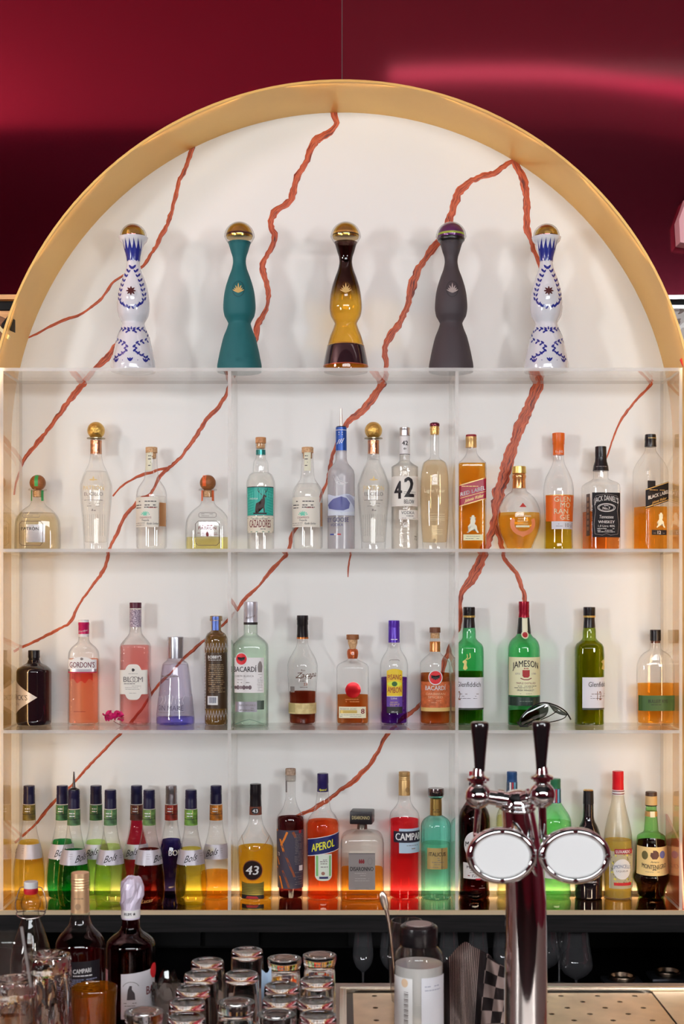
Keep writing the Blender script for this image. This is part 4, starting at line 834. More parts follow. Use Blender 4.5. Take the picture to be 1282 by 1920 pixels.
# stoneware zigzag
b = S3('gin_bottle', 'slim brown stoneware-look gin bottle with white zigzag pattern', 405, [(1182, 9), (1185, 12), (1188, 16.4), (1194, 19.8), (1201, 21.3), (1350, 21.5), (1359, 20.4)], mat('brown_bottle_glass', (116, 88, 44), .12, coat=.6, noise=((92, 66, 32), 20)))
b.cap([(1155, 11.4), (1164, 12), (1165.5, 9.4), (1184, 9.2)], mat('tan_steel_stopper', (150, 128, 96), .25, .5), 'stopper'); b.label(-5, 4.5, 1156, 1182, mat('blue_strip', (86, 108, 176), .3, .4), 'seal_strip', off=.0042, nu=6)
for y0, y1 in ((1205.5, 1218.5), (1331, 1343.5)):
    b.ringline(None, [(-21 + i * 2.62, y0 if i % 2 else y1) for i in range(17)], 1.9, WHITEINK, closed=False)
    b.ringline(None, [(-21 + i * 2.62, (y0 if i % 2 else y1) + 5) for i in range(17)], .7, WHITEINK, closed=False)
L = b.label(-17.5, 20.5, 1223, 1327.5, mat('dark_brown_label', (62, 44, 28), .35)); b.ringline(L, [(-17.5, 1223), (20.6, 1223), (20.6, 1328), (-17.5, 1328)], .9, WHITEINK)
b.text(L, "BOBBY'S", -1, 1231.5, 5.6, WHITEINK, w=26, bold=.03); b.small(L, -13, 12, [1237], WHITEINK, 1); b.small(L, -13, 18, [1246 + i * 3.6 for i in range(15)], mat('tan_print2', (176, 150, 112), .5), 1.0, .9)
L2 = b.label(-14, 5, 1304, 1320.5, WHITEINK, 'barcode_label', off=.0009, parent=L)
for i in range(13): b.bar(L2, -11 + i * 1.05, -11 + i * 1.05 + (.35 + .4 * ((i * 7) % 3) / 2), 1306, 1317, mat('barcode_blue', (52, 62, 96), .5), off=.0013, n=1)
for y in range(1226, 1328, 6): b.leaf(None, -19.3, y, 4.5, 1.4, 60, WHITEINK)
b.done()
# big white rum
BAT = [(-1, 2), (0, -3), (1, 2), (2.5, 0), (8, -4.5), (7, 2), (4.4, 1.2), (3.6, 4), (1.8, 2.8), (0, 5.4), (-1.8, 2.8), (-3.6, 4), (-4.4, 1.2), (-7, 2), (-8, -4.5), (-2.5, 0)]
def batdisc(b, x, y, r, parent=None):
    e = b.disc(x, y, r * 1.15, r * 1.22, WHITEINK, 'emblem', off=.0012, parent=parent); b.disc(x, y, r, r * 1.05, mat('bat_red', (206, 30, 40), .4), 'emblem_red', off=.0016, parent=e)
    b.poly(e, [(x + p * r / 11.5, y + q * r / 11.5) for p, q in BAT], INK, off=.0020)
    return e
b = S3('rum_bottle', 'large pale green rum bottle with silver cap and red bat emblem', 469.8, [(1170, 12.6), (1189, 13), (1192, 15.5), (1196, 21), (1202, 27.6), (1209, 32.4), (1216, 33.4), (1366, 33.4)], tinted('pale_green', (196, 216, 202), edge=.3), liquid('rum_clear', (216, 224, 214), edge=.8, k=.75, haze=0), 1187, n=3.2, d=3.60)
b.cap([(1128.5, 13), (1144, 13.2), (1145, 12.8), (1167, 13)], mat('satin_silver_cap', (196, 196, 206), .35, .6), 'cap'); b.cap([(1166.5, 13.2), (1171.5, 13.2)], INK, 'black_ring'); b.text(None, 'Bacardi', 0, 1157, 4, GREYINK, shear=.4, slope=5, off=.0018)
L = b.label(-30, 27.5, 1232, 1297, PAPER); batdisc(b, -15, 1234.5, 10, L)
b.text(L, 'BACARDÍ', -9, 1253.5, 9.5, INK, w=44, bold=.015); b.text(L, 'CARTA BLANCA', -10, 1266, 3.2, GREYINK, w=36); b.small(L, -24, 4, [1273], GREYINK, .8); b.small(L, -24, 2, [1278], GREYINK, 1.3)
for i in range(6): b.disc(-27 + i * 5.6, 1287, 3.2, 3.0 + (i % 2), mat('medal_grey', (112, 96, 100), .4, .4), 'medal', off=.0010 + .0001 * i, parent=L)
b.poly(L, [(16, 1243), (19, 1238), (22, 1240), (24, 1248), (23, 1259), (16, 1259), (15, 1250)], GREYINK); b.small(L, 14, 25, [1263 + i * 3 for i in range(11)], GREYINK, .7)
L = b.label(-28, 14, 1313.5, 1332.5, mat('silver_label2', (168, 166, 176), .3, .6)); b.text(L, '100% MIXABLE', -4, 1320, 3.4, GREYINK, w=30); b.small(L, -20, 10, [1325.5, 1329], GREYINK, 1.4); b.label(14, 28, 1311.5, 1328, mat('dark_green_print', (70, 84, 74), .4), 'green_band')
b.ringline(None, [(-28, 1356), (-14, 1350), (0, 1346), (14, 1350), (28, 1356)], .9, mat('deep_green_line', (90, 124, 104), .3), closed=False); b.done()
# zacapa-like
b = S3('rum_bottle', 'tapered rum bottle with black cap and cream belt, one third full', 567, [(1198, 9.5), (1204, 10), (1212, 12), (1222, 17.4), (1236, 25), (1249, 28.2), (1262, 28.2), (1280, 27), (1314, 25.8), (1342, 25.8), (1359, 24.6)], CLEAR, liquid('dark_rum', (104, 40, 22)), 1296.5)
b.cap([(1154, 10.6), (1162, 10.8), (1163, 10.2), (1171, 10.6), (1172, 9.9), (1197, 10.8)], BLACK, 'cap'); b.cap([(1194.5, 11), (1198, 11)], mat('copper_ring', (190, 112, 52), .3, .7), 'copper_ring')
brn = mat('brown_ink', (92, 62, 44), .5)
b.text(None, 'Zacapa', 9, 1264, 10, brn, w=44, shear=.45, slope=3, bold=.012); b.text(None, 'Ron', 2, 1255.5, 3.4, brn); b.ringline(None, [(-12, 1268), (2, 1272), (16, 1270)], .9, brn, closed=False); b.text(None, '23', 6, 1281.5, 5, mat('rust_ink', (150, 70, 40), .5), bold=.02); b.small(None, -6, 16, [1275.5, 1287], brn, .9)
bm_ = mat('straw_belt', (206, 190, 138), .6, noise=((190, 170, 116), 80)); L = b.label(-25.6, 25.6, 1317, 1337, bm_, 'cream_belt'); b.label(-25.4, -13, 1317.5, 1334.5, mat('olive_belt', (168, 154, 104), .6), 'belt_end', off=.0010, parent=L); b.small(L, -8, 22, [1322, 1326], mat('belt_print', (176, 160, 116), .5), .8)
b.label(-22, -14, 1286, 1297, GREYINK, 'back_print'); b.done()
# round-sealed rum
b = S3('rum_bottle', 'low square rum bottle with red wax disc and cream label', 661, [(1216, 8), (1235, 8.4), (1238, 11.6), (1242, 21), (1247, 28), (1252, 30.2), (1330, 30.5), (1340, 31), (1359, 30.4)], CLEAR, liquid('tawny_rum', (150, 74, 24)), 1303, dr=.8, n=3.6)
b.cap([(1190, 11.8), (1199, 11.6)], WOOD, 'stopper'); b.cap([(1199, 9.2), (1207, 8.6), (1213, 6.4), (1218, 6)], CORK, 'cork'); b.cap([(1217, 8.6), (1221, 10.4), (1226, 10.6), (1231, 10), (1235, 8.8)], mat('copper_red_collar', (186, 96, 54), .3, .6), 'neck_collar'); b.text(None, '8', 0, 1225, 6, WHITEINK, off=.004)
b.disc(.5, 1292.5, 14.4, 14.6, mat('red_wax', (176, 10, 22), .25, .5), 'wax_seal', bulge=.002)
b.small(None, -14, 13, [1310, 1314], mat('amber_print', (190, 120, 60), .5), 1.6); L = b.label(-26.5, 25, 1323.5, 1344.5, mat('aged_cream', (220, 210, 180), .55)); b.text(L, '8', 18.5, 1332, 9, REDINK, w=7, bold=.03); b.label(-24, 8, 1330, 1335.5, mat('gold_ribbon', (176, 150, 78), .4, .4), 'ribbon_print', off=.0009, parent=L, nv=2); b.text(L, 'RESERVA OCHO', -8, 1327.5, 2.8, GREYINK, w=30); b.small(L, -24, 22, [1338.5, 1341.5], GREYINK, .8); b.done()
# purple
b = S3('liqueur_bottle', 'purple liqueur bottle with violet cap and yellow-purple label', 738.5, [(1204, 10.6), (1210, 11), (1218, 13), (1223, 15.6), (1229, 19.6), (1239, 24.4), (1250, 26.2), (1300, 25.6), (1332, 25.2), (1338, 26), (1359, 25.4)], CLEAR, liquid('deep_purple', (64, 22, 104)), 1270)
b.cap([(1163.5, 10.4), (1176, 10.6), (1177, 10.3), (1178, 10.6), (1204.7, 10.9)], mat('violet_foil', (78, 40, 160), .3, .2), 'cap'); b.small(None, -7, 8, [1199, 1202.5], WHITEINK, 1.6)
YL = mat('mango_yellow', (240, 186, 40), .45); PU = mat('purple_print', (92, 60, 150), .45)
L = b.label(-14.2, 14.4, lambda t: 1257 - 4 * (1 - t * t), 1303.5, YL, nu=16); MR = mat('maroon_red', (150, 44, 36), .5)
b.text(L, 'PISANG', 0, 1269.5, 9.5, MR, w=26, bold=.015, arc=1.5); b.text(L, 'AMBON', 0, 1291.5, 10.5, MR, w=26, bold=.015, arc=-1); b.poly(L, ell(0, 1281, 13, 5, 20), mat('eye_yellow', (206, 220, 60), .5)); b.poly(L, ell(0, 1281, 5, 4.6, 14), mat('eye_green', (48, 96, 44), .5), off=.0013)
L = b.label(-14.4, 14.4, 1303.5, 1323.5, PU); b.text(L, 'Lime', -1, 1307.5, 4, WHITEINK); b.bar(L, -14, 14, 1303.5, 1304.5, WHITEINK); b.small(L, -9, 9, [1315, 1318.5, 1321.5], GOLDINK, .9); L = b.label(-14.4, 14.4, 1323.5, 1335.5, INK, 'label_foot'); b.text(L, '20% vol', 0, 1333, 2.6, WHITEINK); b.ringline(None, [(-9, 1238.5), (-7, 1236.5), (7, 1236.5), (9, 1238.5)], 1, GREYINK, closed=False); b.done()
# spiced rum
b = S3('rum_bottle', 'brown spiced rum bottle with wooden cap and orange bat label', 815.3, [(1196, 9.5), (1222, 9.7), (1227, 12.6), (1231, 17.4), (1236, 23), (1243, 27.8), (1250, 28.4), (1359, 28.6)], CLEAR, liquid('brown_rum', (138, 66, 22)), 1262)
b.cap([(1176.6, 10.2), (1186.5, 10.2)], mat('dark_wood_cap', (110, 66, 42), .5), 'stopper'); b.cap([(1187, 8.8), (1197, 8.4)], CORK, 'cork'); b.cap([(1203, 10), (1214, 9.8), (1222, 10)], mat('amber_foil', (206, 130, 62), .3, .5), 'neck_foil'); b.disc(0, 1213, 6, 9, mat('copper_leaf', (214, 150, 100), .3, .7), 'neck_shield', off=.0014)
L = b.label(-26.5, 27, 1277, 1331, mat('burnt_orange_label', (204, 106, 58), .5, noise=((170, 84, 40), 70))); b.label(-26.5, 27, 1325, 1332, mat('straw_line', (206, 176, 108), .5), 'label_foot', off=.0008, parent=L, nv=2)
batdisc(b, -1, 1269, 11.5); b.text(L, 'BACARDÍ', -1, 1288.5, 8, WHITEINK, w=40, bold=.015); b.text(L, 'CARIBBEAN', -1, 1299.5, 4, mat('peach_print', (226, 176, 140), .5), w=38); b.text(L, 'SPICED', -1, 1305.5, 4, mat('peach_print', (226, 176, 140), .5), w=28); b.small(L, -14, 12, [1312, 1315.5], mat('peach_print', (226, 176, 140), .5), .8); b.done()
# green whiskies
GRN = tinted('bottle_green', (70, 166, 104), edge=.3)
def fidd(cx, label, level, liq, lx0, lx1, tx, gl, cut):
    b = S3('whisky_bottle', label, cx, [(1177, 11.2), (1184, 12.2), (1196, 12.5), (1202, 16.8), (1208, 23.6), (1215, 26.4), (1229, 27), (1300, 27), (1340, 26.4), (1359, 26.6)], gl, liq, level, n=2.6, dr=.9, group='green whisky bottles with white labels')
    b.cap([(1138.4, 11), (1155, 11.2), (1156, 10.6), (1161, 10.2), (1177.5, 11.2)], BLACK, 'cap'); b.cap([(1154, 11.5), (1158, 11.2)], mat('gold_cap_ring', (190, 160, 90), .35, .6), 'gold_ring')
    L = b.label(lx0, lx1, 1269, 1326, mat('cool_white_label', (206, 206, 214), .5)); b.text(L, 'Glenfiddich', tx, 1282, 9, INK, w=46); b.small(L, tx - 18, tx + 18, [1300], GREYINK, 1.2); b.small(L, tx - 20, tx + 20, [1304, 1308], INK, .7); b.text(L, '12', tx - 17 if cut else tx - 2, 1303, 16, mat('bronze_number', (120, 76, 50), .4, .4), w=9); b.label(lx0, lx1, 1326, 1329.5, mat('dark_foot', (52, 58, 50), .4), 'label_foot', nv=1)
    sx = -8 if cut else 23
    g = mat('gilt', (206, 190, 120), .35, .5)
    b.poly(None, [(sx - 5, 1253), (sx - 3, 1244), (sx - 6, 1240), (sx - 2, 1236), (sx + 2, 1239), (sx + 1, 1246), (sx + 3, 1252), (sx - 1, 1256)], g)
    b.ringline(None, [(sx - 1, 1237), (sx + 3, 1232), (sx + 2, 1226)], 1.4, g, closed=False); b.ringline(None, [(sx + 2, 1236), (sx + 8, 1232), (sx + 7, 1224)], 1.4, g, closed=False)
    b.done()
fidd(879.3, 'green whisky bottle with white label, beside the acrylic divider above the tap', 1259, liquid('green_amber', (84, 96, 12)), -26.8, 25, -3, GRN, True)
fidd(1104.5, 'full olive-green whisky bottle with white label turned to the right', 1202, liquid('olive', (150, 132, 14)), -16, 26.6, 16, tinted('olive_green', (110, 130, 40), edge=.3), False)
b = S3('whiskey_bottle', 'green whiskey bottle with red cap and cream arched-name label', 982, [(1158, 10.2), (1170, 11), (1188, 13), (1194, 17), (1198, 22), (1205, 26.8), (1215, 29.4), (1225, 29.8), (1359, 29.8)], GRN, liquid('jade_amber', (84, 90, 14)), 1333, d=3.655)
b.cap([(1128, 9.8), (1147, 10), (1148, 9.6), (1158, 10.3)], mat('cherry_foil', (150, 18, 44), .25, .4), 'cap'); b.cap([(1158.5, 10.5), (1170, 11.3), (1188.5, 13.3)], mat('black_green_foil', (24, 30, 26), .3), 'neck_foil')
L = b.label(-4.5, 5, 1159, 1184, CREAM, 'neck_strip', off=.0012, nu=6); b.disc(0, 1190, 6.6, 7.4, CREAM, 'neck_seal', off=.0016); b.disc(0, 1190, 4.4, 5, mat('seal_red', (160, 44, 48), .5), 'seal_print', off=.0022)
L = b.label(-29, 29, 1231.4, 1302.5, mat('butter_label', (222, 214, 176), .55)); b.text(L, 'JAMESON', 0, 1248, 11.5, mat('green_black', (40, 38, 32), .5), w=53, arc=5, bold=.012)
b.poly(L, [(-6.5, 1255), (6.5, 1255), (6.5, 1266), (4, 1269), (-4, 1269), (-6.5, 1266)], mat('crest_red', (156, 36, 34), .5)); b.ringline(L, [(-10, 1270), (-4, 1273), (4, 1273), (10, 1270)], 1.6, REDINK, closed=False)
for x in (-3, 0, 3): b.leaf(L, x, 1252, 3.5, 2, 90, MR)
b.text(L, 'ESTD', -15, 1262, 3, GREYINK, w=9); b.text(L, '1780', 15, 1262, 3, GREYINK, w=9); b.text(L, 'TRIPLE DISTILLED', 0, 1279.5, 3.2, REDINK, w=38); b.small(L, -21, 21, [1285, 1288], INK, .9); b.text(L, 'IRISH WHISKEY', 0, 1292.5, 3.2, INK, w=32); b.small(L, -12, 12, [1299], GREYINK, .6)
b.ringline(L, [(-28, 1233), (28, 1233), (28, 1301), (-28, 1301)], .7, GOLDINK)
L = b.label(-29.4, 29.4, 1305, 1321.5, mat('dark_green_label', (34, 52, 44), .35)); b.small(L, -12, 14, [1313], mat('green_grey', (110, 128, 112), .5), 1.2); b.done()
b = S3('whiskey_bottle', 'amber flask-shaped whiskey bottle with black cork and green label, far right', 1228.5, [(1202, 9.8), (1217, 10.4), (1220, 14), (1225, 22), (1235, 30), (1249, 34), (1276, 34.8), (1340, 34.4), (1359, 33.6)], CLEAR, liquid('honey_amber', (222, 136, 30)), 1281.5, dr=.62, n=2.8)
b.cap([(1181, 10), (1201.5, 10.2)], BLACK, 'stopper'); b.cap([(1201.5, 8.8), (1206, 8.6)], mat('dark_cork', (96, 56, 40), .6), 'cork'); L = b.label(-31, 33, 1303, 1331.5, mat('moss_label', (52, 84, 36), .45)); b.text(L, 'BULLEIT RYE', 0, 1313.5, 6, mat('label_dark', (22, 30, 18), .5), w=36, bold=.02); b.ringline(L, [(-28, 1305), (31, 1305), (31, 1329), (-28, 1329)], .6, mat('moss_light', (120, 140, 80), .5)); b.small(L, -14, 14, [1320], mat('label_dark', (22, 30, 18), .5), 1); b.done()
# --- bougainvillea blossom and sunglasses lying on the third shelf
fl = tag(empty('bougainvillea_blossom', (*P(213, 1350, 3.60).xy, Z3)), 'magenta bougainvillea blossom lying on the third shelf', 'flower')
PET = mat('magenta_petal', (214, 20, 110), .55, noise=((180, 10, 84), 120)); rnd = random.Random(3)
for i in range(13):
    c = Vector((rnd.uniform(-.019, .019), rnd.uniform(-.012, .012), rnd.uniform(.012, .031))); ax = rnd.uniform(0, 6.28); tl = rnd.uniform(.3, 1.2); v = []; f = []
    M_ = Matrix.Rotation(ax, 4, 'Z') @ Matrix.Rotation(tl, 4, 'X')
    for j in range(5):
        for q in range(5):
            s_, t_ = j / 4, q / 4 * 2 - 1; w_ = .0095 * math.sin(math.pi * (s_ * .85 + .1)); v.append(c + M_ @ Vector((t_ * w_, s_ * .021 - .008, .004 * (t_ * t_) + .003 * math.sin(s_ * 5 + i))))
    f = [(j * 5 + q, j * 5 + q + 1, j * 5 + q + 6, j * 5 + q + 5) for j in range(4) for q in range(4)]
    obj('petal', v, f, PET, fl)
MB().tube([(0, 0, .014), (.008, .004, .008), (.02, .008, .0015)], .0009, 6).build('stem', mat('green_stem', (120, 60, 70), .6), fl)
sg_ = tag(empty('sunglasses', (P(1020, 1350, 3.56).x, 3.555, Z3)), 'black sunglasses with dark lenses resting on the third shelf', 'sunglasses')
SGB = mat('sunglass_frame', (30, 28, 30), .25)
k_ = 3.54 / F
def sp(px, py, y): return ((px - 1020) * k_, y, (HY + (CZ - Z3) * F / 3.54 - py) * k_)
arc_ = [sp(968, 1358, -.03), sp(972, 1345, -.035), sp(985, 1330, -.035), sp(1003, 1319.5, -.03), sp(1020, 1317.5, -.02), sp(1040, 1323, -.008), sp(1058, 1333, .01), sp(1066, 1341, .02), sp(1073, 1352, .03)]
MB().tube([tuple(q) for q in spline(arc_, .006)], .0019, 8).build('brow_bar', SGB, sg_)
LENS = glass('smoked_lens', (.09, .10, .085), edge=.5, f0=.06)
def lens(pts, y, nm):
    c = np.mean(np.array(pts), axis=0); n = len(pts); v = [sp(c[0], c[1], y - .006)] + [sp(a, q, y) for a, q in pts] + [sp(a, q, y + .0018) for a, q in pts]
    f = [(0, 1 + i, 1 + (i + 1) % n) for i in range(n)] + [(1 + i, 1 + n + i, 1 + n + (i + 1) % n, 1 + (i + 1) % n) for i in range(n)]; obj(nm, v, f, LENS, sg_)
lens([tuple(q) for q in spline([(971, 1346), (986, 1331), (1004, 1321), (1020, 1320), (1024, 1330), (1018, 1342), (1003, 1350), (988, 1356), (974, 1359)], 3)], -.032, 'lens')
lens([tuple(q) for q in spline([(1026, 1320), (1042, 1326), (1058, 1336), (1062, 1342), (1050, 1341), (1037, 1335)], 3)], -.004, 'lens')
MB().tube([tuple(q) for q in spline([sp(1010, 1349, -.026), sp(1030, 1343, .0), sp(1045, 1336, .02)], .006)], .0014, 6).build('temple', SGB, sg_)
MB().tube([tuple(q) for q in spline([sp(1020, 1355, -.02), sp(1045, 1352, .0), sp(1060, 1347, .012), sp(1066, 1340, .02)], .006)], .0014, 6).build('temple', SGB, sg_)
MB().tube([sp(966, 1352, -.031), sp(972, 1360.6, -.032), sp(984, 1360.4, -.033), sp(992, 1354, -.033)], .0028, 8).build('rim_corner', SGB, sg_)
# ---------------------------------------------------------------- bottom shelf
D4 = 3.65
def S4(name, label, cx, prof, gl=CLEAR, liq=None, level=None, **k):
    return B(name, label, 'bottle', cx, Z4, k.pop('d', D4), prof, gl, liq, level, **k)
# ten bottles of one ribbed liqueur range, two rows
DF, DR_ = 3.568, 3.648
BPROF = [(1515.7, 11.6), (1547.6, 12.3), (1568, 15), (1588, 19.5), (1600, 22.8), (1618, 26.6), (1635, 29), (1662, 30.7), (1685, 28.4), (1704, 26)]
RIB = glass('ribbed_clear_glass', (.98, .975, .96), edge=.3, pw=4.5)
SLAB = mat('silver_script_label', (176, 172, 180), .42, .3)
def bols(cx, front, label, col, level, band, script=0.0, cap=NAVY, pour=False, lab=True, dark=None):
    d = DF if front else DR_
    sc = DF / d                                     # same bottle, seen from a little further away
    ybf = HY + (CZ - Z4) * F / DF; ybd = HY + (CZ - Z4) * F / d
    Y = lambda y: ybd - (ybf - y) * sc
    pr = [(Y(y), h * sc) for y, h in BPROF]
    b = S4('liqueur_bottle', label, cx, pr, RIB, liquid('bols_%d_%d_%d' % col, col), level if level > 0 else Y(-level), d=d, ripple=(Y(1560), Y(1590), .35, 3.4 * sc), group='ribbed pear-shaped liqueur bottles')
    b.cap([(Y(1481), 10.6 * sc), (Y(1489), 11 * sc), (Y(1490), 10.6 * sc), (Y(1494), 11 * sc), (Y(1495), 10.6 * sc), (Y(1499), 11 * sc), (Y(1515.7), 11.2 * sc)], cap, 'cap')
    if pour:
        b.cap([(Y(1447), 1.3), (Y(1465), 2.2), (Y(1477), 3)], mat('dark_steel', (110, 104, 104), .25, .9), 'pour_spout'); b.cap([(Y(1477), 5), (Y(1480), 10), (Y(1482), 10.4), (Y(1484), 6), (Y(1492), 6.4)], BLACK, 'pourer_collar')
    L = b.label(-11.9 * sc, 11.9 * sc, Y(1517), Y(1546.5), mat('neck_%d_%d_%d' % band, band, .45, noise=(tuple(int(c * .6) for c in band), 55)), 'neck_label', nu=10); b.small(L, -7 * sc, 5 * sc, [Y(1524), Y(1529)], WHITEINK, 1.8, .9)
    b.bar(L, -11 * sc, 11 * sc, Y(1534), Y(1535), INK, n=6)
    b.ringline(L, [(-8 * sc, Y(1519)), (4 * sc, Y(1519)), (4 * sc, Y(1533)), (-8 * sc, Y(1533))], .7, GOLDINK)
    if lab:
        L = b.label(-24.5 * sc, 24.5 * sc, lambda t: Y(1591), Y(1618), SLAB, 'body_label', nu=24)
        b.text(L, 'Bols', script, Y(1605), 12 * sc, INK, shear=.5, slope=6, w=25 * sc, bold=.004); b.ringline(L, [(script - 8, Y(1617)), (script + 13, Y(1611))], .9, INK, closed=False)
        b.small(L, script - 22 if script > 4 else script + 14, script - 14 if script > 4 else script + 20, [Y(1598), Y(1602), Y(1606)], GREYINK, .6)
    else:
        b.text(None, 'BOLS', 12, Y(1606), 10 * sc, WHITEINK, w=30 * sc, bold=.03)
    if dark: b.text(None, 'Lucas', 0, Y(1683), 7, GOLDINK, shear=.5, w=22, slope=4)
    b.done(); return b
GR1, GR2, BR1 = (84, 128, 70), (66, 120, 70), (112, 60, 50)
bols(54.7, False, 'amber-yellow ribbed liqueur bottle with turned grey label, far left of the bottom shelf', (252, 196, 50), 1576, (120, 104, 40), -24)
bols(116.7, False, 'green ribbed liqueur bottle mostly hidden behind the one with a pour spout', (14, 104, 46), 1575, GR2, 2)
bols(180, False, 'lime ribbed liqueur bottle in the rear row', (168, 216, 88), 1576, GR2, -4)
bols(256, False, 'dark red ribbed liqueur bottle in the rear row', (124, 10, 26), 1537, BR1, -6)
bols(321, False, 'dark blue liqueur bottle with silver cap, white capitals and red neck label', (30, 26, 74), 1574, (164, 52, 40), 0, cap=mat('grey_silver_cap', (160, 156, 160), .3, .8), lab=False)
bols(405, False, 'half-empty orange ribbed liqueur bottle against the divider', (252, 150, 24), 1634, (206, 126, 40), -6)
bols(138.5, True, 'green ribbed liqueur bottle fitted with a steel pour spout', (10, 110, 44), 1594, (88, 130, 84), 17, pour=True)
bols(207, True, 'light lime ribbed liqueur bottle in the front row', (186, 222, 104), 1584, (96, 140, 92), 4)
bols(279.5, True, 'dark brown-red ribbed liqueur bottle in the front row', (88, 24, 20), 1592, (110, 146, 80), 20, dark=True)
bols(358, True, 'bright yellow ribbed liqueur bottle in the front row', (236, 214, 40), 1590, (112, 160, 64), 2)
# 43
b = S4('liqueur_bottle', 'golden liqueur bottle with black cap and round black number medallion', 479, [(1511, 11), (1527, 11.4), (1536, 12.4), (1544, 14), (1551, 17), (1558, 20.6), (1571, 28.6), (1582, 33), (1590, 34.2), (1600, 34), (1674, 31.2), (1684, 31), (1695, 28)], CLEAR, liquid('golden_amber', (240, 166, 20)), 1587, d=3.64)
b.cap([(1470, 10.6), (1490, 10.8), (1491, 10.5), (1512, 11.1)], BLACK, 'cap'); b.cap([(1511.5, 11.4), (1527, 11.8)], mat('umber_band', (116, 62, 44), .4), 'neck_band'); b.disc(0, 1519, 7, 6, INK, 'neck_medallion', off=.0020); b.text(None, '43', 0, 1519, 6.5, WHITEINK, bold=.02, off=.0028)
e = b.disc(-4, 1625.5, 19.6, 19.2, mat('copper_rim', (150, 92, 60), .35, .4), 'medallion'); b.disc(-4, 1625.5, 17.8, 17.4, mat('espresso', (36, 20, 18), .35), 'medallion_face', off=.0012, parent=e); b.text(e, '43', -4, 1625.5, 16, WHITEINK, w=25, bold=.02, shear=.15, off=.0018)
L = b.label(-24, 17, lambda t: 1651 - 4 * t * t, 1672, mat('olive_gold_label', (150, 136, 60), .4, .5)); 
for y in range(1650, 1671, 3): b.bar(L, -24, 17, y, y + 1, mat('dark_olive', (84, 78, 34), .5))
L = b.label(-24, 17, 1672, 1679.5, INK, 'label_foot', nv=2); b.poly(L, [(-14, 1674), (4, 1674), (8, 1678.5), (-16, 1678.5)], mat('label_red', (160, 36, 40), .5)); b.ringline(None, [(-26, 1566), (-20, 1578), (-8, 1588), (2, 1590), (12, 1586), (22, 1574), (27, 1566)], 1, mat('amber_line', (170, 118, 50), .4), closed=False); b.done()
# dark rum with orange streaks
b = S4('rum_bottle', 'dark liqueur bottle with orange brush streaks, grey label and cork top', 544.6, [(1453, 9.2), (1493, 8.9), (1503, 11), (1510, 13), (1517, 16), (1524, 20.6), (1531, 25), (1538, 26.4), (1600, 25.6), (1660, 24), (1690, 23)], CLEAR, liquid('plum_black', (66, 20, 22)), 1532)
b.cap([(1441, 9.6), (1453, 9.7)], mat('grey_cork', (176, 152, 132), .65, noise=((150, 126, 108), 160)), 'cork_top'); b.cap([(1454, 10), (1462, 9.8), (1465, 9.2)], glass('thick_lip', (.9, .87, .83), edge=.5), 'glass_lip'); b.label(-9, -6, 1463, 1485, GREYINK, 'neck_seal_strip', nu=3)
L = b.label(-25, 24, 1553, 1662, mat('slate_label', (66, 62, 76), .4)); og = mat('orange_streak', (214, 122, 36), .45); rs = mat('rust_streak', (136, 70, 40), .5)
for x0, y0, x1, y1, w_, m_ in ((-24, 1553, -12, 1592, 4.4, og), (-5, 1556, -17, 1582, 4, og), (5, 1556, 10, 1566, 5, rs), (-13, 1590, 2, 1625, 4, rs), (2, 1625, 8, 1640, 4, rs), (-24, 1622, -14, 1662, 3.6, og), (-14, 1628, -2, 1660, 4, rs), (-24, 1604, -20, 1618, 3, og)): b.ringline(L, [(x0, y0), ((x0 + x1) / 2 + .6, (y0 + y1) / 2), (x1, y1)], w_, m_, closed=False)
b.small(L, 8, 23, [1561 + i * 2.9 for i in range(20)] + [1632, 1640, 1644, 1650, 1654], GREYINK, 1.0, .9); b.label(16, 22, 1619, 1629, WHITEINK, 'print_panel', off=.0012, parent=L, nu=3); b.text(L, '73', -21, 1598, 6, WHITEINK, w=6); b.disc(18, 1556, 3, 3.4, mat('dot_red', (150, 36, 44), .5), 'red_dot', off=.0011, parent=L); b.done()
# aperitif orange
b = S4('aperitif_bottle', 'vivid orange-red aperitif bottle with navy cap and slanted navy label', 605, [(1484, 10.9), (1494, 11.6), (1503, 13), (1512, 14), (1520, 16.6), (1527, 22), (1537, 28), (1547, 30.8), (1558, 31), (1637, 30), (1654, 29), (1670, 29.4), (1680, 30.2), (1696, 28.8)], CLEAR, liquid('vivid_orange', (246, 66, 20)), 1538, d=3.645)
b.cap([(1450.4, 10.4), (1468, 10.8), (1469, 10.4), (1484, 10.9)], mat('indigo_cap', (40, 30, 84), .3, .1), 'cap'); b.text(None, 'Aperol', 0, 1479.5, 4, mat('lemon_ink', (236, 214, 60), .5), w=14, shear=.3, bold=.02, off=.0016)
L = b.label(-14, 17, 1596, lambda t: 1646 - 8 * t ** 4, mat('mint_label', (206, 220, 202), .5)); gr_ = mat('label_green', (120, 180, 110), .5); b.bar(L, -12, -8, 1599, 1637, gr_, n=1); b.bar(L, 12, 15, 1599, 1637, gr_, n=1); b.small(L, -5, 10, [1607, 1610, 1614, 1620], GREYINK, 1.4); b.disc(1, 1632, 3.4, 3.2, mat('crest_brown', (150, 110, 96), .5), 'crest', off=.0010, parent=L); b.bar(L, -6, 10, 1638, 1642, nv)
L = b.label(-27, 29, 1564, 1595, mat('navy_label', (30, 38, 96), .4), slope=13, off=.0010, nu=24); b.text(L, 'APEROL', 1, 1580.5, 14, mat('lemon_ink', (236, 214, 60), .5), w=45, slope=11, bold=.03, off=.0016)
for y in (1563.4, 1594.6): b.bar(L, -27, 29, y, y + 1.2, WHITEINK, slope=13, n=16, off=.0014)
b.done()
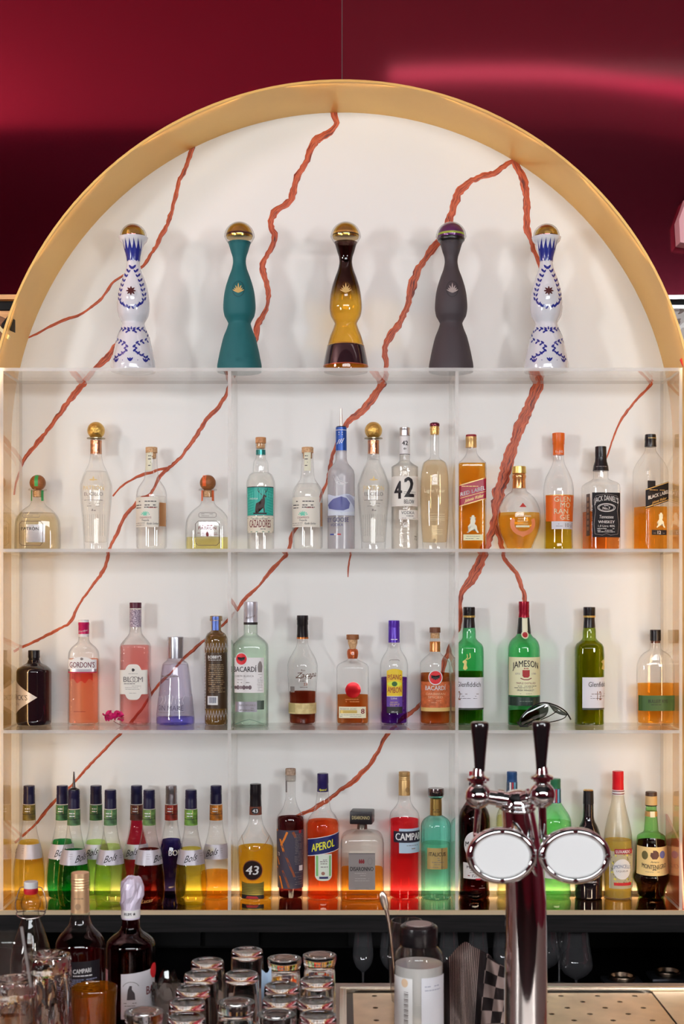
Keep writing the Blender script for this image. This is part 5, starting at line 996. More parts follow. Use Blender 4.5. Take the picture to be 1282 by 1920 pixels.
# amaretto
b = S4('liqueur_bottle', 'square amaretto bottle with black box cap and grey label', 678.8, [(1543, 9.4), (1555, 10), (1557, 20), (1560, 30), (1565, 36), (1572, 39.4), (1580, 40.4), (1678, 40.6), (1695, 39)], glass('thick_clear_glass', (.97, .96, .94), edge=.36, bump=.25, bscale=28), liquid('amaretto', (226, 128, 20)), 1629, n=5, dr=.8, d=3.638, seg=56)
o = MB().box(-21 * b.k, 21 * b.k, -20 * b.k, 20 * b.k, (b.yb - 1543) * b.k, (b.yb - 1519) * b.k, bev=2.2 * b.k).build('box_cap', mat('black_brown_cap', (30, 24, 28), .35), b.root); o.rotation_euler = (0, 0, R(-8))
g = glyphs('DISARONNO'); kk = 6.2 * b.k / _CAPH; ww = 33 * b.k / (np.ptp(g[0][:, 0]) * kk); t_ = obj('lettering', [(x * kk * ww, -20 * b.k - .0006, (b.yb - 1533.5) * b.k + y * kk) for x, y in g[0]], g[1], mat('pale_gold_print', (206, 190, 140), .4), o, smooth=False)
b.cap([(1543.5, 9.8), (1549, 9.4), (1554, 10)], mat('pewter_neck', (140, 132, 124), .25, .8), 'neck_ring')
L = b.label(-25.5, 23.5, 1594.5, 1662, mat('pewter_label', (140, 134, 132), .42, .3)); b.text(L, 'DISARONNO', -1, 1623, 7.4, INK, w=43, bold=.015); b.small(L, -15, 13, [1631, 1635, 1641, 1645], mat('light_pewter', (176, 170, 168), .5), .8)
for x in (-5, -1.5, 2): b.leaf(L, x, 1609, 9, 3.6, 90, REDINK)
b.ringline(L, ell(14, 1609, 4, 6.4), .7, GREYINK); b.bar(L, -25.5, 23.5, 1594, 1595, INK); b.small(L, -18, 20, [1658.5], GREYINK, 1); b.label(-24, 22, 1590, 1594, mat('pale_label_edge', (196, 186, 172), .5), 'label_head', nv=1); b.done()
# red bitter
b = S4('bitter_bottle', 'red bitter bottle with gold cap and light blue label turned right', 758, [(1491, 10.9), (1501, 11.8), (1508, 14.4), (1514, 18.6), (1523, 25.8), (1530, 27.6), (1538, 28.1), (1684, 28.1), (1694, 27)], CLEAR, liquid('bitter_red', (222, 16, 26)), 1536)
b.cap([(1447, 10.6), (1455, 10.8), (1456, 10.3), (1458, 10.8), (1459, 10.3), (1461, 10.8), (1462, 10.3), (1464, 10.8), (1491, 10.9)], mat('matte_gold_cap', (190, 156, 104), .4, .6), 'cap'); b.disc(5, 1480, 4, 5, mat('cap_print', (150, 116, 72), .5), 'cap_emblem', off=.0012)
L = b.label(-11, 27.6, 1549.5, 1595, mat('sky_label', (168, 190, 208), .5)); b.small(L, 2, 24, [1581], INK, .8); b.small(L, 4, 26, [1587], GREYINK, 1.6, .5)
L = b.label(-20.5, 27.8, 1554.5, 1575.5, mat('ink_blue_band', (34, 30, 48), .4), 'name_band', off=.0009); b.ringline(L, [(-20, 1555), (27, 1555)], .9, GOLDINK, closed=False); b.ringline(L, [(-20, 1575), (27, 1575)], .9, GOLDINK, closed=False)
g = glyphs('CAMPARI'); kk = 13 / _CAPH; ww = 56 / (np.ptp(g[0][:, 0]) * kk); b.put(WHITEINK, L, *slices([(10 + x * kk * ww + q, 1571 - y * kk) for q in (-.5, .5) for x, y in g[0]], g[1] + [tuple(i + len(g[0]) for i in t) for t in g[1]], 3), .0015); b.done()
# teal fluted
b = S4('liqueur_bottle', 'turquoise fluted liqueur bottle with round metal stopper and gold label', 817, [(1496, 10.6), (1528, 11), (1531, 15.6), (1537, 23.8), (1542, 26.6), (1549, 28.2), (1680, 28.2), (1695, 26.8)], tinted('turquoise', (112, 196, 178), edge=.25), liquid('aqua', (196, 226, 204), edge=.75), 1580, seg=54, flute=.05)
b.cap([(1478, 14.6), (1481, 15), (1490, 15), (1492, 14)], mat('gunmetal_stopper', (120, 108, 108), .15, .9), 'stopper'); b.cap([(1491, 14.4), (1494, 14), (1497, 10.6)], tinted('turquoise', (112, 196, 178)), 'glass_lip'); b.cap([(1497, 10.9), (1528.5, 11.3)], mat('bronze_foil', (158, 130, 70), .32, .7), 'neck_foil'); b.small(None, -7, 7, [1517, 1521], mat('dark_bronze', (96, 74, 36), .5), 1.8)
L = b.label(-17.5, 20, 1585.5, 1625, mat('bronze_gold_label', (178, 154, 96), .45, .35)); b.text(L, 'ITALICUS', 1, 1597, 7, INK, w=32, bold=.012); b.small(L, -11, 13, [1608, 1612], GREYINK, 1.3); b.small(L, -5, 6, [1604, 1616], GREYINK, 1); b.small(L, -14, 16, [1621], GREYINK, .8); b.bar(L, 8.6, 9.8, 1586, 1625, mat('dark_bronze', (96, 74, 36), .5), n=1); b.done()
# vermouths half hidden behind the tap
VP = [(1481, 10.3), (1504, 10.5), (1509, 13), (1518, 19), (1529, 26), (1539, 29), (1548, 29.6), (1620, 28.4), (1640, 26.8), (1660, 27.6), (1675, 29), (1694, 27)]
def verm(cx, label, gl, liq, lv, capc, dy):
    b = S4('vermouth_bottle', label, cx, [(y + dy * max(0, (1600 - y) / 120 if y > 1481 else 1), h) for y, h in VP], gl, liq, lv, group='vermouth bottles behind the beer tap')
    b.cap([(1460 + dy, 9.6), (1466 + dy, 9.9), (1467 + dy, 9.5), (1478 + dy, 9.8)], capc, 'cap'); t = b.cap([(1478 + dy, 10), (1505 + dy, 10.6)], mat('steel_blue_band', (70, 92, 130), .35, .2), 'neck_band')
    for x, m_ in ((-4, WHITEINK), (0, mat('racing_red', (176, 30, 46), .4)), (4, mat('sky_stripe', (110, 176, 206), .4))): b.bar(None, x - 1.3, x + 1.3, 1479 + dy, 1504 + dy, m_, off=.0012, n=1)
    e = b.disc(0, 1580, 23, 26, PAPER, 'round_label', off=.0006); L = b.label(-22, 24, 1613, 1643, PAPER, 'label'); b.text(L, 'MARTINI', 0, 1621, 5, INK, w=34, bold=.02); b.small(L, -18, 20, [1627, 1631], GREYINK, .9); b.text(L, 'Torino', 4, 1637, 5, INK, shear=.4, w=22); b.small(L, -16, -6, [1637], REDINK, 1.6); b.bar(L, 0, 9, 1642, 1645, mat('racing_red', (176, 30, 46), .4)); b.text(e, 'MARTINI', 0, 1578, 9, INK, w=40, bold=.02)
    b.small(None, -17, 17, [1656, 1660], mat('embossed', (150, 150, 150), .2), .8, .6); b.done()
verm(889, 'dark red vermouth bottle behind the left tap medallion', tinted('dark_wine', (120, 60, 60)), liquid('wine_black', (46, 8, 14)), 1512, mat('ruby_cap', (170, 28, 46), .3, .2), -13)
verm(959.5, 'pale yellow vermouth bottle with blue cap behind the tap', tinted('pale_lemon', (226, 226, 190)), liquid('pale_lemon', (236, 232, 176)), 1530, mat('denim_cap', (40, 78, 128), .3, .2), -13)
verm(1041, 'pale green vermouth bottle with green cap behind the right tap medallion', tinted('mint_green', (126, 210, 136), edge=.3), liquid('mint', (196, 228, 176)), 1540, mat('emerald_cap', (44, 112, 78), .3, .2), 0)
b = S4('liqueur_bottle', 'black cream-liqueur bottle with thin gold lettering', 1102.7, [(1506, 9.8), (1530, 10.2), (1538, 11.6), (1549, 17), (1560, 21), (1570, 23.6), (1589, 26), (1600, 26.2), (1680, 25.4), (1694, 24)], mat('black_gloss_bottle', (26, 20, 24), .1, coat=.6))
b.cap([(1482, 9.4), (1507, 10)], BLACK, 'cap'); b.cap([(1480.6, 8.8), (1482.4, 9.4)], GOLD, 'cap_top'); b.text(None, 'Baileys', 0, 1637, 12, GOLDINK, w=40, shear=.4, slope=8); b.text(None, 'ORIGINAL', 3, 1649, 3.4, WHITEINK, w=20, bold=.02); b.small(None, -4, 10, [1653.5], WHITEINK, 1); b.done()
# limoncello
b = S4('limoncello_bottle', 'tall frosted yellow limoncello bottle with red cap and lemon label', 1158.3, [(1490, 10.9), (1500, 12), (1515, 15), (1542, 21.6), (1560, 25), (1570, 26), (1596, 26.6), (1683, 26.2), (1694, 24.6)], glass('frosted_lemon_glass', (.95, .94, .88), edge=.5, rough=.25, haze=.14, hazecol=(.88, .82, .66)), glass('liquid_lemon', (.97, .84, .08), edge=.9, f0=0, haze=.6, hazecol=(.93, .72, .01)), 1574)
b.cap([(1446, 10.4), (1462, 10.7), (1463, 10.4), (1480.5, 10.8)], mat('signal_red_cap', (206, 22, 34), .3), 'cap'); t = b.cap([(1480.5, 11), (1490, 11.2)], WHITEINK, 'neck_band'); b.bar(None, -10.5, 10.5, 1482, 1483.6, REDINK, off=.0012); b.bar(None, -10.5, 10.5, 1487, 1488.6, REDINK, off=.0012)
L = b.label(-19.5, 25.5, 1592, 1661.5, mat('grey_lemon_label', (176, 168, 136), .5)); rn = random.Random(5)
b.ringline(L, [(-19, 1592.5), (25, 1592.5), (25, 1661), (-19, 1661)], 1.6, WHITEINK)
for i in range(60): b.leaf(L, rn.uniform(-17, 23), rn.uniform(1598, 1652), rn.uniform(4, 7), rn.uniform(2, 3.6), rn.uniform(0, 180), (mat('lemon_yellow', (226, 206, 80), .5), mat('leaf_olive', (128, 124, 84), .5), mat('grey_leaf', (150, 146, 130), .5))[i % 3])
e = b.disc(3, 1625, 17, 19, mat('oval_white', (220, 218, 214), .5), 'oval_panel', off=.0014, parent=L); b.text(e, 'LIMONCELLO', 3, 1622, 6.4, mat('slate_blue_ink', (84, 104, 136), .5), w=36, arc=2.5, off=.0019); b.text(e, 'LIQUEUR', 3, 1628.5, 3, GREYINK, w=22, off=.0019); b.small(e, -8, 14, [1614], GREYINK, .8)
o_ = b.label(-11, 22, 1587.5, 1597, mat('brick_red_label', (150, 30, 40), .4), 'name_plate', off=.0014); b.text(o_, 'LUXARDO', 5, 1592.4, 5.4, WHITEINK, w=28, bold=.03, off=.0019); b.label(-12, 20, 1650, 1655.5, mat('poppy', (196, 40, 44), .5), 'red_ribbon', off=.0014, nv=2); b.done()
# green neck amaro
b = S4('amaro_bottle', 'curvy amaro bottle with green neck, tan label and dark contents', 1220.5, [(1511, 9.8), (1525, 10.8), (1550, 12.8), (1556, 13.2), (1560, 15), (1563, 20), (1567, 25.6), (1572, 26.6), (1577, 26.8), (1584, 28), (1610, 29.4), (1634, 31), (1640, 33.4), (1645, 34), (1650, 33), (1658, 29.4), (1670, 26), (1681, 23.8), (1694, 21.5)], tinted('leaf_green', (104, 180, 92), edge=.3), liquid('amaro_black', (40, 10, 8)), 1576)
b.cap([(1484.7, 10.6), (1492, 10.9)], mat('umber_cap', (70, 48, 36), .4), 'cap_top'); b.cap([(1492, 10.9), (1509, 11.1)], mat('tan_cap', (196, 164, 112), .45), 'cap'); b.cap([(1508.5, 11.2), (1511, 10.8)], BLACK, 'cap_ring'); b.cap([(1520.5, 11.2), (1530, 11.8)], mat('amber_neck_band', (176, 136, 76), .4), 'neck_band'); b.label(-4, 4, 1520, 1531, CREAM, 'neck_seal', off=.0018, nu=5)
L = b.label(-28.5, 28.5, lambda t: 1584 - 1 * t * t, lambda t: 1635 + 1.5 * (1 - t * t), mat('tan_amaro_label', (226, 192, 132), .55)); b.text(L, 'MONTENEGRO', 0, 1617.5, 8, mat('black_brown_ink', (48, 34, 28), .5), w=48, arc=-3, bold=.015); b.text(L, 'Amaro', 0, 1611, 3.4, INK, shear=.3, w=16); b.small(L, -5, 5, [1625.5], INK, 1.6); b.small(L, -18, 18, [1629.5], GREYINK, .7)
b.poly(L, [(-7, 1594), (-3, 1594), (-3, 1590), (3, 1590), (3, 1594), (7, 1594), (8, 1600), (4, 1606), (-4, 1606), (-8, 1600)], mat('crest_dark', (84, 52, 44), .5)); b.disc(-17, 1599, 6, 8, mat('crest_olive', (92, 88, 48), .5), 'medal_print', off=.0010, parent=L); b.disc(15, 1598, 6.4, 7, mat('crest_blue', (104, 108, 160), .5), 'medal_print', off=.0010, parent=L); b.done()
# orange-red card painting a reflection at the right end of the bottom shelf
card = tag(empty('reflection_board', (0.882, 3.60, Z4)), 'orange-red board standing in for a reflection in the right corner of the bottom shelf', 'board')
v = [(-.0022, -.085, .0005), (.0022, -.085, .0005), (.0022, .104, .0005), (-.0022, .104, .0005), (-.0022, -.055, .16), (.0022, -.055, .16), (.0022, .104, .215), (-.0022, .104, .215)]
obj('board', v, [(0, 3, 2, 1), (4, 5, 6, 7), (0, 1, 5, 4), (2, 3, 7, 6)], mat('mauve_edge', (190, 130, 112), .4), card, smooth=False)
obj('face', [(x - .0003 if i in (0, 3, 4, 7) else x + .0003, y, z) for i, (x, y, z) in enumerate(v)], [(0, 4, 7, 3), (1, 2, 6, 5)], mat('orange_red_face', (226, 100, 56), .35), card, smooth=False)
# ---------------------------------------------------------------- glasses standing in the dark recess
STEM = glass('stemware_glass', (.95, .95, .96), edge=.75, f0=.11, haze=.07, hazecol=(.9, .9, .95))
def stemware(cx, d, label, kind, name):
    x = (cx - CX) * d / F; r = tag(empty(name, (x, d, .6204)), label, 'glass', 'stemware in the recess below the back bar')
    if kind == 'flute': bowl = [(.004, .085), (.009, .088), (.020, .100), (.026, .116), (.0275, .130), (.026, .155), (.0235, .185), (.0225, .205)]
    else: bowl = [(.004, .075), (.010, .078), (.030, .090), (.042, .106), (.0435, .116), (.040, .140), (.034, .175), (.031, .205)]
    MB().lathe(bowl, 28, cap0=True, cap1=False).build('bowl', STEM, r); z0 = bowl[0][1]
    MB().lathe([(.0035, .004), (.0028, .03), (.003, z0 - .01), (.0042, z0)], 12).build('stem', STEM, r); MB().lathe([(.033, 0), (.033, .0015), (.012, .003), (.0035, .005)], 28).build('foot', STEM, r)
for cx, d, lab, kd in ((680.5, 3.62, 'champagne flute left of the cloth, clear of the jug', 'flute'), (731, 3.64, 'champagne flute half hidden behind the mixing jug', 'flute'), (841.5, 3.62, 'champagne flute just right of the jar lid', 'flute'), (896, 3.60, 'champagne flute behind the peak of the striped cloth', 'flute'),
                      (943, 3.64, 'champagne flute left of the tap column', 'flute'), (1048, 3.79, 'champagne flute behind the wine glass right of the tap', 'flute'), (1021, 3.68, 'wine glass cut off by the right side of the tap column', 'wine'), (1080, 3.58, 'wide-bowled wine glass standing right of the tap column', 'wine')):
    stemware(cx, d, lab, kd, 'champagne_flute' if kd == 'flute' else 'wine_glass')
def strainer(cx, d, label):
    x = (cx - CX) * d / F; r = tag(empty('drain_strainer', (x, d, .6204)), label, 'strainer', 'drain strainers on the black worktop')
    MB().box(-.055, .055, -.045, .045, 0, .014, bev=.008).build('plate', mat('gunmetal_plate', (58, 58, 64), .35, .5), r); MB().lathe([(.036, .014), (.038, .02), (.036, .026), (.031, .026), (.029, .016)], 32).build('rim', mat('bronze_steel', (130, 112, 96), .3, 1), r); MB().lathe([(.029, .0145), (.012, .0145), (.011, .02), (.002, .021)], 24, cap0=False).build('basket', mat('dark_metal', (60, 54, 52), .3, .8), r)
strainer(1166, 3.80, 'steel drain strainer on the dark worktop right of the wine glass')
strainer(1252, 3.85, 'dark drain strainer at the right edge of the dark worktop')
# ---------------------------------------------------------------- stainless drainer with perforated plate
tr = tag(empty('drip_tray', (.36, 2.40, ZC)), 'stainless steel drip tray with a perforated plate beside the tap', 'tray')
TX0, TX1, TY0, TY1 = -.365, .42, -.30, .252
def tbox(nm, x0, x1, y0, y1, z0, z1, m=STEEL, bev=.003): return MB().box(x0, x1, y0, y1, z0, z1, bev=bev).build(nm, m, tr)
STB = mat('brushed_steel_bright', (224, 204, 186), .24, 1.0, bump=.05, bscale=40)
tbox('rim', TX0, TX1, TY1 - .014, TY1, .0004, .014, STB); tbox('rim', TX0, TX1, TY0, TY0 + .014, .0004, .014, STB); tbox('rim', TX0, TX0 + .014, TY0 + .014, TY1 - .014, .0004, .014, STB); tbox('rim', TX1 - .014, TX1, TY0 + .014, TY1 - .014, .0004, .014, STB)
tbox('basin', TX0 + .014, TX1 - .014, TY0 + .014, TY1 - .014, .0004, .003, mat('basin_steel', (70, 60, 54), .4, .9), 0)
PM = mat('perforated_steel', (214, 190, 160), .33, 1.0, noise=((196, 172, 142), 14))
v = []; f = []; cw, chh, hr = .070, .0376, .0052; px0, px1, py1 = TX0 + .026, TX0 + .60, TY1 - .030
ny = 12; y = py1
for j in range(ny):
    y0, y1 = py1 - (j + 1) * chh, py1 - j * chh; off = (.035 if j % 2 else 0); x = px0
    edges = [px0] + [q for q in np.arange(px0 + .012 + off, px1, cw) if px0 + .02 < q < px1 - .02] + [px1]
    for a, b_ in zip(edges[:-1], edges[1:]):
        b0 = len(v)
        if b_ - a > .06:
            cxm, cym = (a + b_) / 2, (y0 + y1) / 2; S = 12
            ring = [(cxm + hr * math.cos(2 * math.pi * i / S), cym + hr * math.sin(2 * math.pi * i / S)) for i in range(S)]
            outer = []
            for i in range(S):
                t = 2 * math.pi * i / S; c, s_ = math.cos(t), math.sin(t); q = min((b_ - a) / 2 / abs(c) if abs(c) > 1e-6 else 9, (y1 - y0) / 2 / abs(s_) if abs(s_) > 1e-6 else 9); outer.append((cxm + c * q, cym + s_ * q))
            v += [(p[0], p[1], .0085) for p in ring] + [(p[0], p[1], .0085) for p in outer] + [(p[0], p[1], .0065) for p in ring]
            for i in range(S): k2 = (i + 1) % S; f += [(b0 + i, b0 + S + i, b0 + S + k2, b0 + k2), (b0 + i, b0 + k2, b0 + 2 * S + k2, b0 + 2 * S + i)]
            cs = [(a, y0), (b_, y0), (b_, y1), (a, y1)]; b1 = len(v); v += [(p[0], p[1], .0085) for p in cs]
            for ci, (X, Y) in enumerate(cs):
                for i in range(S):
                    k2 = (i + 1) % S; o1, o2 = outer[i], outer[k2]
                    if (abs(o1[0] - X) < 1e-6 and abs(o2[1] - Y) < 1e-6) or (abs(o2[0] - X) < 1e-6 and abs(o1[1] - Y) < 1e-6): f.append((b0 + S + i, b1 + ci, b0 + S + k2))
        else:
            v += [(a, y0, .0085), (b_, y0, .0085), (b_, y1, .0085), (a, y1, .0085)]; f.append((b0, b0 + 1, b0 + 2, b0 + 3))
obj('perforated_plate', v, f, PM, tr, smooth=False)
tbox('drainboard', px1 + .004, TX1 - .016, TY0 + .016, TY1 - .018, .003, .0083, PM, .001)
# ---------------------------------------------------------------- beer tap
DT = 2.0; kt = DT / F
tap = tag(empty('beer_tap', ((985 - CX) * kt, DT, ZC)), 'chrome beer tap tower with two black handles and white oval medallions', 'beer tap')
def tp(px, py, dy=0.0): return Vector(((px - 985) * kt, dy, CZ + (HY - py) * kt - ZC))
HANDLE = mat('black_tap_handle', (22, 16, 18), .18, coat=.7)
zt = tp(985, 1500).z
col_ = [(985, 1740, 39), (985, 1690, 38), (983, 1640, 36.5), (979, 1590, 34.5), (974, 1550, 32.5), (970, 1520, 30.5), (968, 1504, 29), (967, 1493, 26), (966.5, 1485, 20), (966, 1480.5, 12), (966, 1479, 2)]
pts = [Vector((0, 0, 0)), Vector((0, 0, .006)), Vector((0, 0, .012)), Vector((0, 0, .02)), Vector((0, 0, .06))] + [tp(x, y, -.004) for x, y, r_ in col_]
MB().tube(pts, [.06, .06, .045, .034, .0328] + [r_ * kt for x, y, r_ in col_], 44).build('column', CHROME, tap)
Mx = Matrix.Rotation(R(90), 4, 'X')
for y_, x_, r_ in ((1512, 969, 31.5), (1504, 968, 30.6)):
    q = tp(x_, y_, -.004); MB().tube([(q.x + r_ * kt * math.cos(t), q.y + r_ * kt * math.sin(t), q.z + .004 * math.sin(t)) for t in np.linspace(0, 2 * math.pi, 40)[:-1]], .0026, 10, closed=True).build('collar', CHROME, tap)
for nm, bx, by, ax in (('left', 896, 1491, -1), ('right', 1010, 1484, 1)):
    c = tp(bx, by, -.004 if ax < 0 else -.03)
    m = MB(); m.lathe([(.0005, -.0195)] + [(.0193 * math.cos(a), .0193 * math.sin(a)) for a in np.linspace(-1.45, 1.2, 18)] + [(.0125, .019), (.0125, .0215), (.0165, .0225), (.0165, .0265), (.009, .030), (.0075, .040)], 32, tuple(c)); m.build('faucet_ball', CHROME, tap)
    a_ = tp(968, 1500, -.01); m = MB(); m.tube([a_, a_.lerp(c, .35), a_.lerp(c, .36), a_.lerp(c, .52), a_.lerp(c, .53), c], [.011, .011, .0135, .0135, .0105, .0105], 24); m.build('arm', CHROME, tap)
    h0 = c.z + .036; ht = tp(bx, 1352 if ax < 0 else 1348).z; L_ = ht - h0
    m = MB(); m.lathe([(.0072, 0), (.0078, .008), (.0088, L_ * .3), (.0112, L_ * .65), (.0132, L_ * .86), (.0135, L_ * .93), (.0125, L_ * .975), (.009, L_ * .997), (.001, L_)], 32, (c.x + (.002 if ax < 0 else -.001), c.y, h0)); m.build('handle', HANDLE, tap)
    e = tp(bx - (4 if ax < 0 else -2), 1565, c.y); MB().tube([c - Vector((0, 0, .014)), e], .0048 if ax < 0 else .0062, 16).build('spout_rod', CHROME, tap)
    mc = tp(932 if ax < 0 else 1065, 1591, -.055); rx, rz = (64 if ax < 0 else 65.5) * kt, 51.5 * kt
    M2 = Matrix.Rotation(R(90), 4, 'X') @ Matrix.Rotation(R(-4 * ax), 4, 'Z')
    def oval(prof, name, mt, par=tap):
        vv = []; S = 56
        for q, y in prof:
            for i in range(S): a = 2 * math.pi * i / S; vv.append((mc.x + (rx + q) * math.cos(a), mc.y + y, mc.z + (rz + q) * math.sin(a)))
        ff = [(j * S + i, (j + 1) * S + i, (j + 1) * S + (i + 1) % S, j * S + (i + 1) % S) for j in range(len(prof) - 1) for i in range(S)]
        ff += [tuple(range((len(prof) - 1) * S, len(prof) * S))]; return obj(name, vv, ff, mt, par, sharp=50)
    med = oval([(-.012, .012), (-.003, .012), (0, .007), (0, -.002), (-.003, -.0065), (-.007, -.0075), (-.0095, -.006), (-.0100, -.003)], 'medallion', CHROME)
    oval([(-.0102, -.0030), (-.0105, -.0042), (-.0112, -.0045)], 'medallion_face', mat('medallion_white', (226, 226, 226), .35, k=.9), med)
    for ux, uz in ((0, 1), (0, -1), (1, 0), (-1, 0)):
        MB().lathe([(.0034, 0), (.0034, .0022), (.0022, .0034), (.0004, .0036)], 12, (mc.x + ux * (rx - .0055), mc.y - .0070, mc.z + uz * (rz - .0055)), M=Mx).build('bolt', CHROME, med)
    MB().tube([e, (mc.x - ax * .0, mc.y + .012, mc.z + rz * .35)], .006, 12).build('bracket', CHROME, tap)
# ---------------------------------------------------------------- bottles on the counter
def SC(name, label, cx, d, prof, gl=CLEAR, liq=None, level=None, **k): return B(name, label, 'bottle', cx, ZC, d, prof, gl, liq, level, **k)
b = SC('bitter_bottle', 'half-full clear bitter bottle with ridged gold cap on the counter', 150.4, 2.38, [(1709, 17.2), (1720, 18), (1731, 20.4), (1744, 29), (1757, 40.6), (1771, 45.6), (1780, 46), (1940, 45.6)], glass('counter_clear_glass', (.96, .95, .9), edge=.3), liquid('bitter_wine', (120, 30, 40), k=.5), 1786)
b.cap([(1636, 16.6), (1644, 17)] + [q for i in range(5) for q in ((1645 + i * 5, 16.2), (1648 + i * 5, 17.1))] + [(1672, 16.6), (1710, 17.4)], mat('satin_tan_gold', (206, 170, 130), .34, .6), 'cap'); b.disc(-1, 1697, 5, 6, mat('cap_stamp', (150, 118, 88), .5), 'cap_stamp', off=.001); b.small(None, -10, 10, [1682], mat('cap_stamp', (150, 118, 88), .5), 2)
L = b.label(-20, 40, 1792, 1860, mat('black_back_label', (24, 20, 26), .4)); b.text(L, 'CAMPARI', 12, 1809, 8, WHITEINK, w=33, bold=.03, slope=2); b.small(L, -6, 30, [1818], WHITEINK, 2); b.small(L, -16, 36, [1825 + i * 3.4 for i in range(8)], mat('blue_grey_print', (136, 140, 170), .5), 1.6, .9); b.done()
b = SC('rum_bottle', 'dark red rum bottle with crumpled white foil over its neck', 245, 2.45, [(1720, 15.8), (1738, 17.5), (1746, 22), (1755, 34), (1764, 43), (1772, 45.6), (1782, 46), (1925, 46)], tinted('dark_ruby', (120, 40, 44), edge=.4), liquid('ruby_black', (40, 6, 10)), 1745)
FO = mat('crumpled_foil', (206, 196, 214), .4, .25); rn = random.Random(11)
vv = []; S = 26; pr = [(1722, 17), (1712, 17.5), (1704, 17.5), (1692, 19), (1680, 20.5), (1666, 21), (1654, 19.5), (1646, 14), (1643, 4)]
for q, (y, h) in enumerate(pr):
    for i in range(S):
        a = 2 * math.pi * i / S; e = 1 + rn.uniform(-.13, .13) * (q > 2); vv.append((h * e * b.k * math.cos(a) + (2.5 * b.k if 3 < q < 8 else 0), h * e * b.k * math.sin(a), (b.yb - y + rn.uniform(-2, 2) * (q > 2)) * b.k))
obj('foil_wrap', vv, [(j * S + i, j * S + (i + 1) % S, (j + 1) * S + (i + 1) % S, (j + 1) * S + i) for j in range(len(pr) - 1) for i in range(S)] + [tuple(range((len(pr) - 1) * S, len(pr) * S))], FO, b.root, smooth=False)
b.cap([(1704, 17.9), (1719, 17.7)], PAPER, 'neck_band'); b.text(None, 'RUM ★', 1, 1711, 5, INK, w=20, bold=.03, off=.0022)
L = b.label(-11, 45.5, 1812, 1895, mat('rum_label', (206, 202, 206), .5), slope=6); b.text(L, 'BACARDÍ', 52, 1847, 15, REDINK, w=66, bold=.02, slope=3); b.text(L, 'CARTA NEGRA', 52, 1862, 5, GREYINK, w=46)
b.poly(L, [(2, 1843), (5, 1843), (5, 1836), (9, 1836), (9, 1843), (14, 1850), (15, 1862), (0, 1862), (1, 1850)], mat('smoke_ink', (70, 62, 66), .5)); b.ringline(L, ell(7, 1842, 15, 13, 14, 20, 160), 1, GREYINK, closed=False); b.small(L, -6, 18, [1868, 1873], GREYINK, 1.3); b.disc(44, 1815, 12, 14, mat('bat_red', (206, 30, 40), .4), 'emblem_red', off=.0014); b.label(-44, -38, 1812, 1850, PAPER, 'side_label'); b.done()
b = SC('swing_top_bottle', 'clear swing-top bottle with white stopper and wire bail at the left', 58, 2.52, [(1677, 13), (1684, 17), (1692, 19), (1700, 18), (1706, 14.6), (1716, 15.4), (1732, 20), (1748, 25.6), (1765, 31), (1785, 36), (1810, 38), (1900, 38)], glass('counter_clear_glass2', (.95, .94, .88), edge=.3), None)
b.cap([(1653, 12.8), (1656, 13.2), (1665, 13)], mat('white_porcelain', (226, 222, 224), .2), 'stopper'); b.cap([(1665, 12.6), (1669, 13.6), (1676, 12)], mat('red_rubber', (190, 24, 40), .5), 'gasket')
W = lambda x, y, yy=0: (x * b.k, yy * b.k, (b.yb - y) * b.k)
wire = mat('wire_steel', (150, 144, 140), .25, .95)
for s in (-1, 1): MB().tube([tuple(q) for q in spline([W(s * 12, 1664), W(s * 20, 1665), W(s * 25, 1676), W(s * 29, 1692), W(s * 29, 1704), W(s * 25, 1711)], .003)], 1.0 * b.k, 8).build('wire_bail', wire, b.root)
MB().tube([W(27 * math.cos(a), 1711 + 8 * abs(math.sin(a)) * (1 if math.sin(a) < 0 else .2), 19 * math.sin(a)) for a in np.linspace(0, 2 * math.pi, 28)[:-1]], 1.1 * b.k, 8, closed=True).build('neck_wire', wire, b.root); b.done()
# ---------------------------------------------------------------- upturned tumblers
GL = solid_glass('tumbler_glass', (.98, .97, .96))
def upturned(px, py, label, lens=False, rb=None):
    ht = .14; d = (CZ - ZC - ht) * F / (py - HY); x = (px - CX) * d / F; r = tag(empty('tumbler', (x, d, ZC + .0004)), label, 'glass', 'upturned tumblers on the counter')
    if not lens: pr = [(.0004, ht - .017), (.020, ht - .0165), (.0255, ht - .013), (.0270, ht - .03), (.0285, .02), (.0292, .0006), (.0300, .0), (.0306, .0008), (.0302, .02), (.0290, ht - .02), (.0286, ht - .006), (.0272, ht - .001), (.0250, ht), (.0215, ht - .0008), (.0180, ht - .0030), (.008, ht - .0042), (.0004, ht - .0045)]
    else: pr = [(.0004, ht - .024), (.012, ht - .024), (.0215, ht - .021), (.0250, ht - .03), (.0275, .02), (.0286, .0006), (.0296, .0), (.0302, .0008), (.0292, .02), (.0275, ht - .035), (.0268, ht - .020), (.0290, ht - .012), (.0304, ht - .006), (.0296, ht - .001), (.0255, ht), (.0190, ht - .003), (.0165, ht - .0008), (.0145, ht - .003), (.0004, ht - .0045)]
    MB().lathe(pr, 40).build('glass', GL, r, sharp=60)
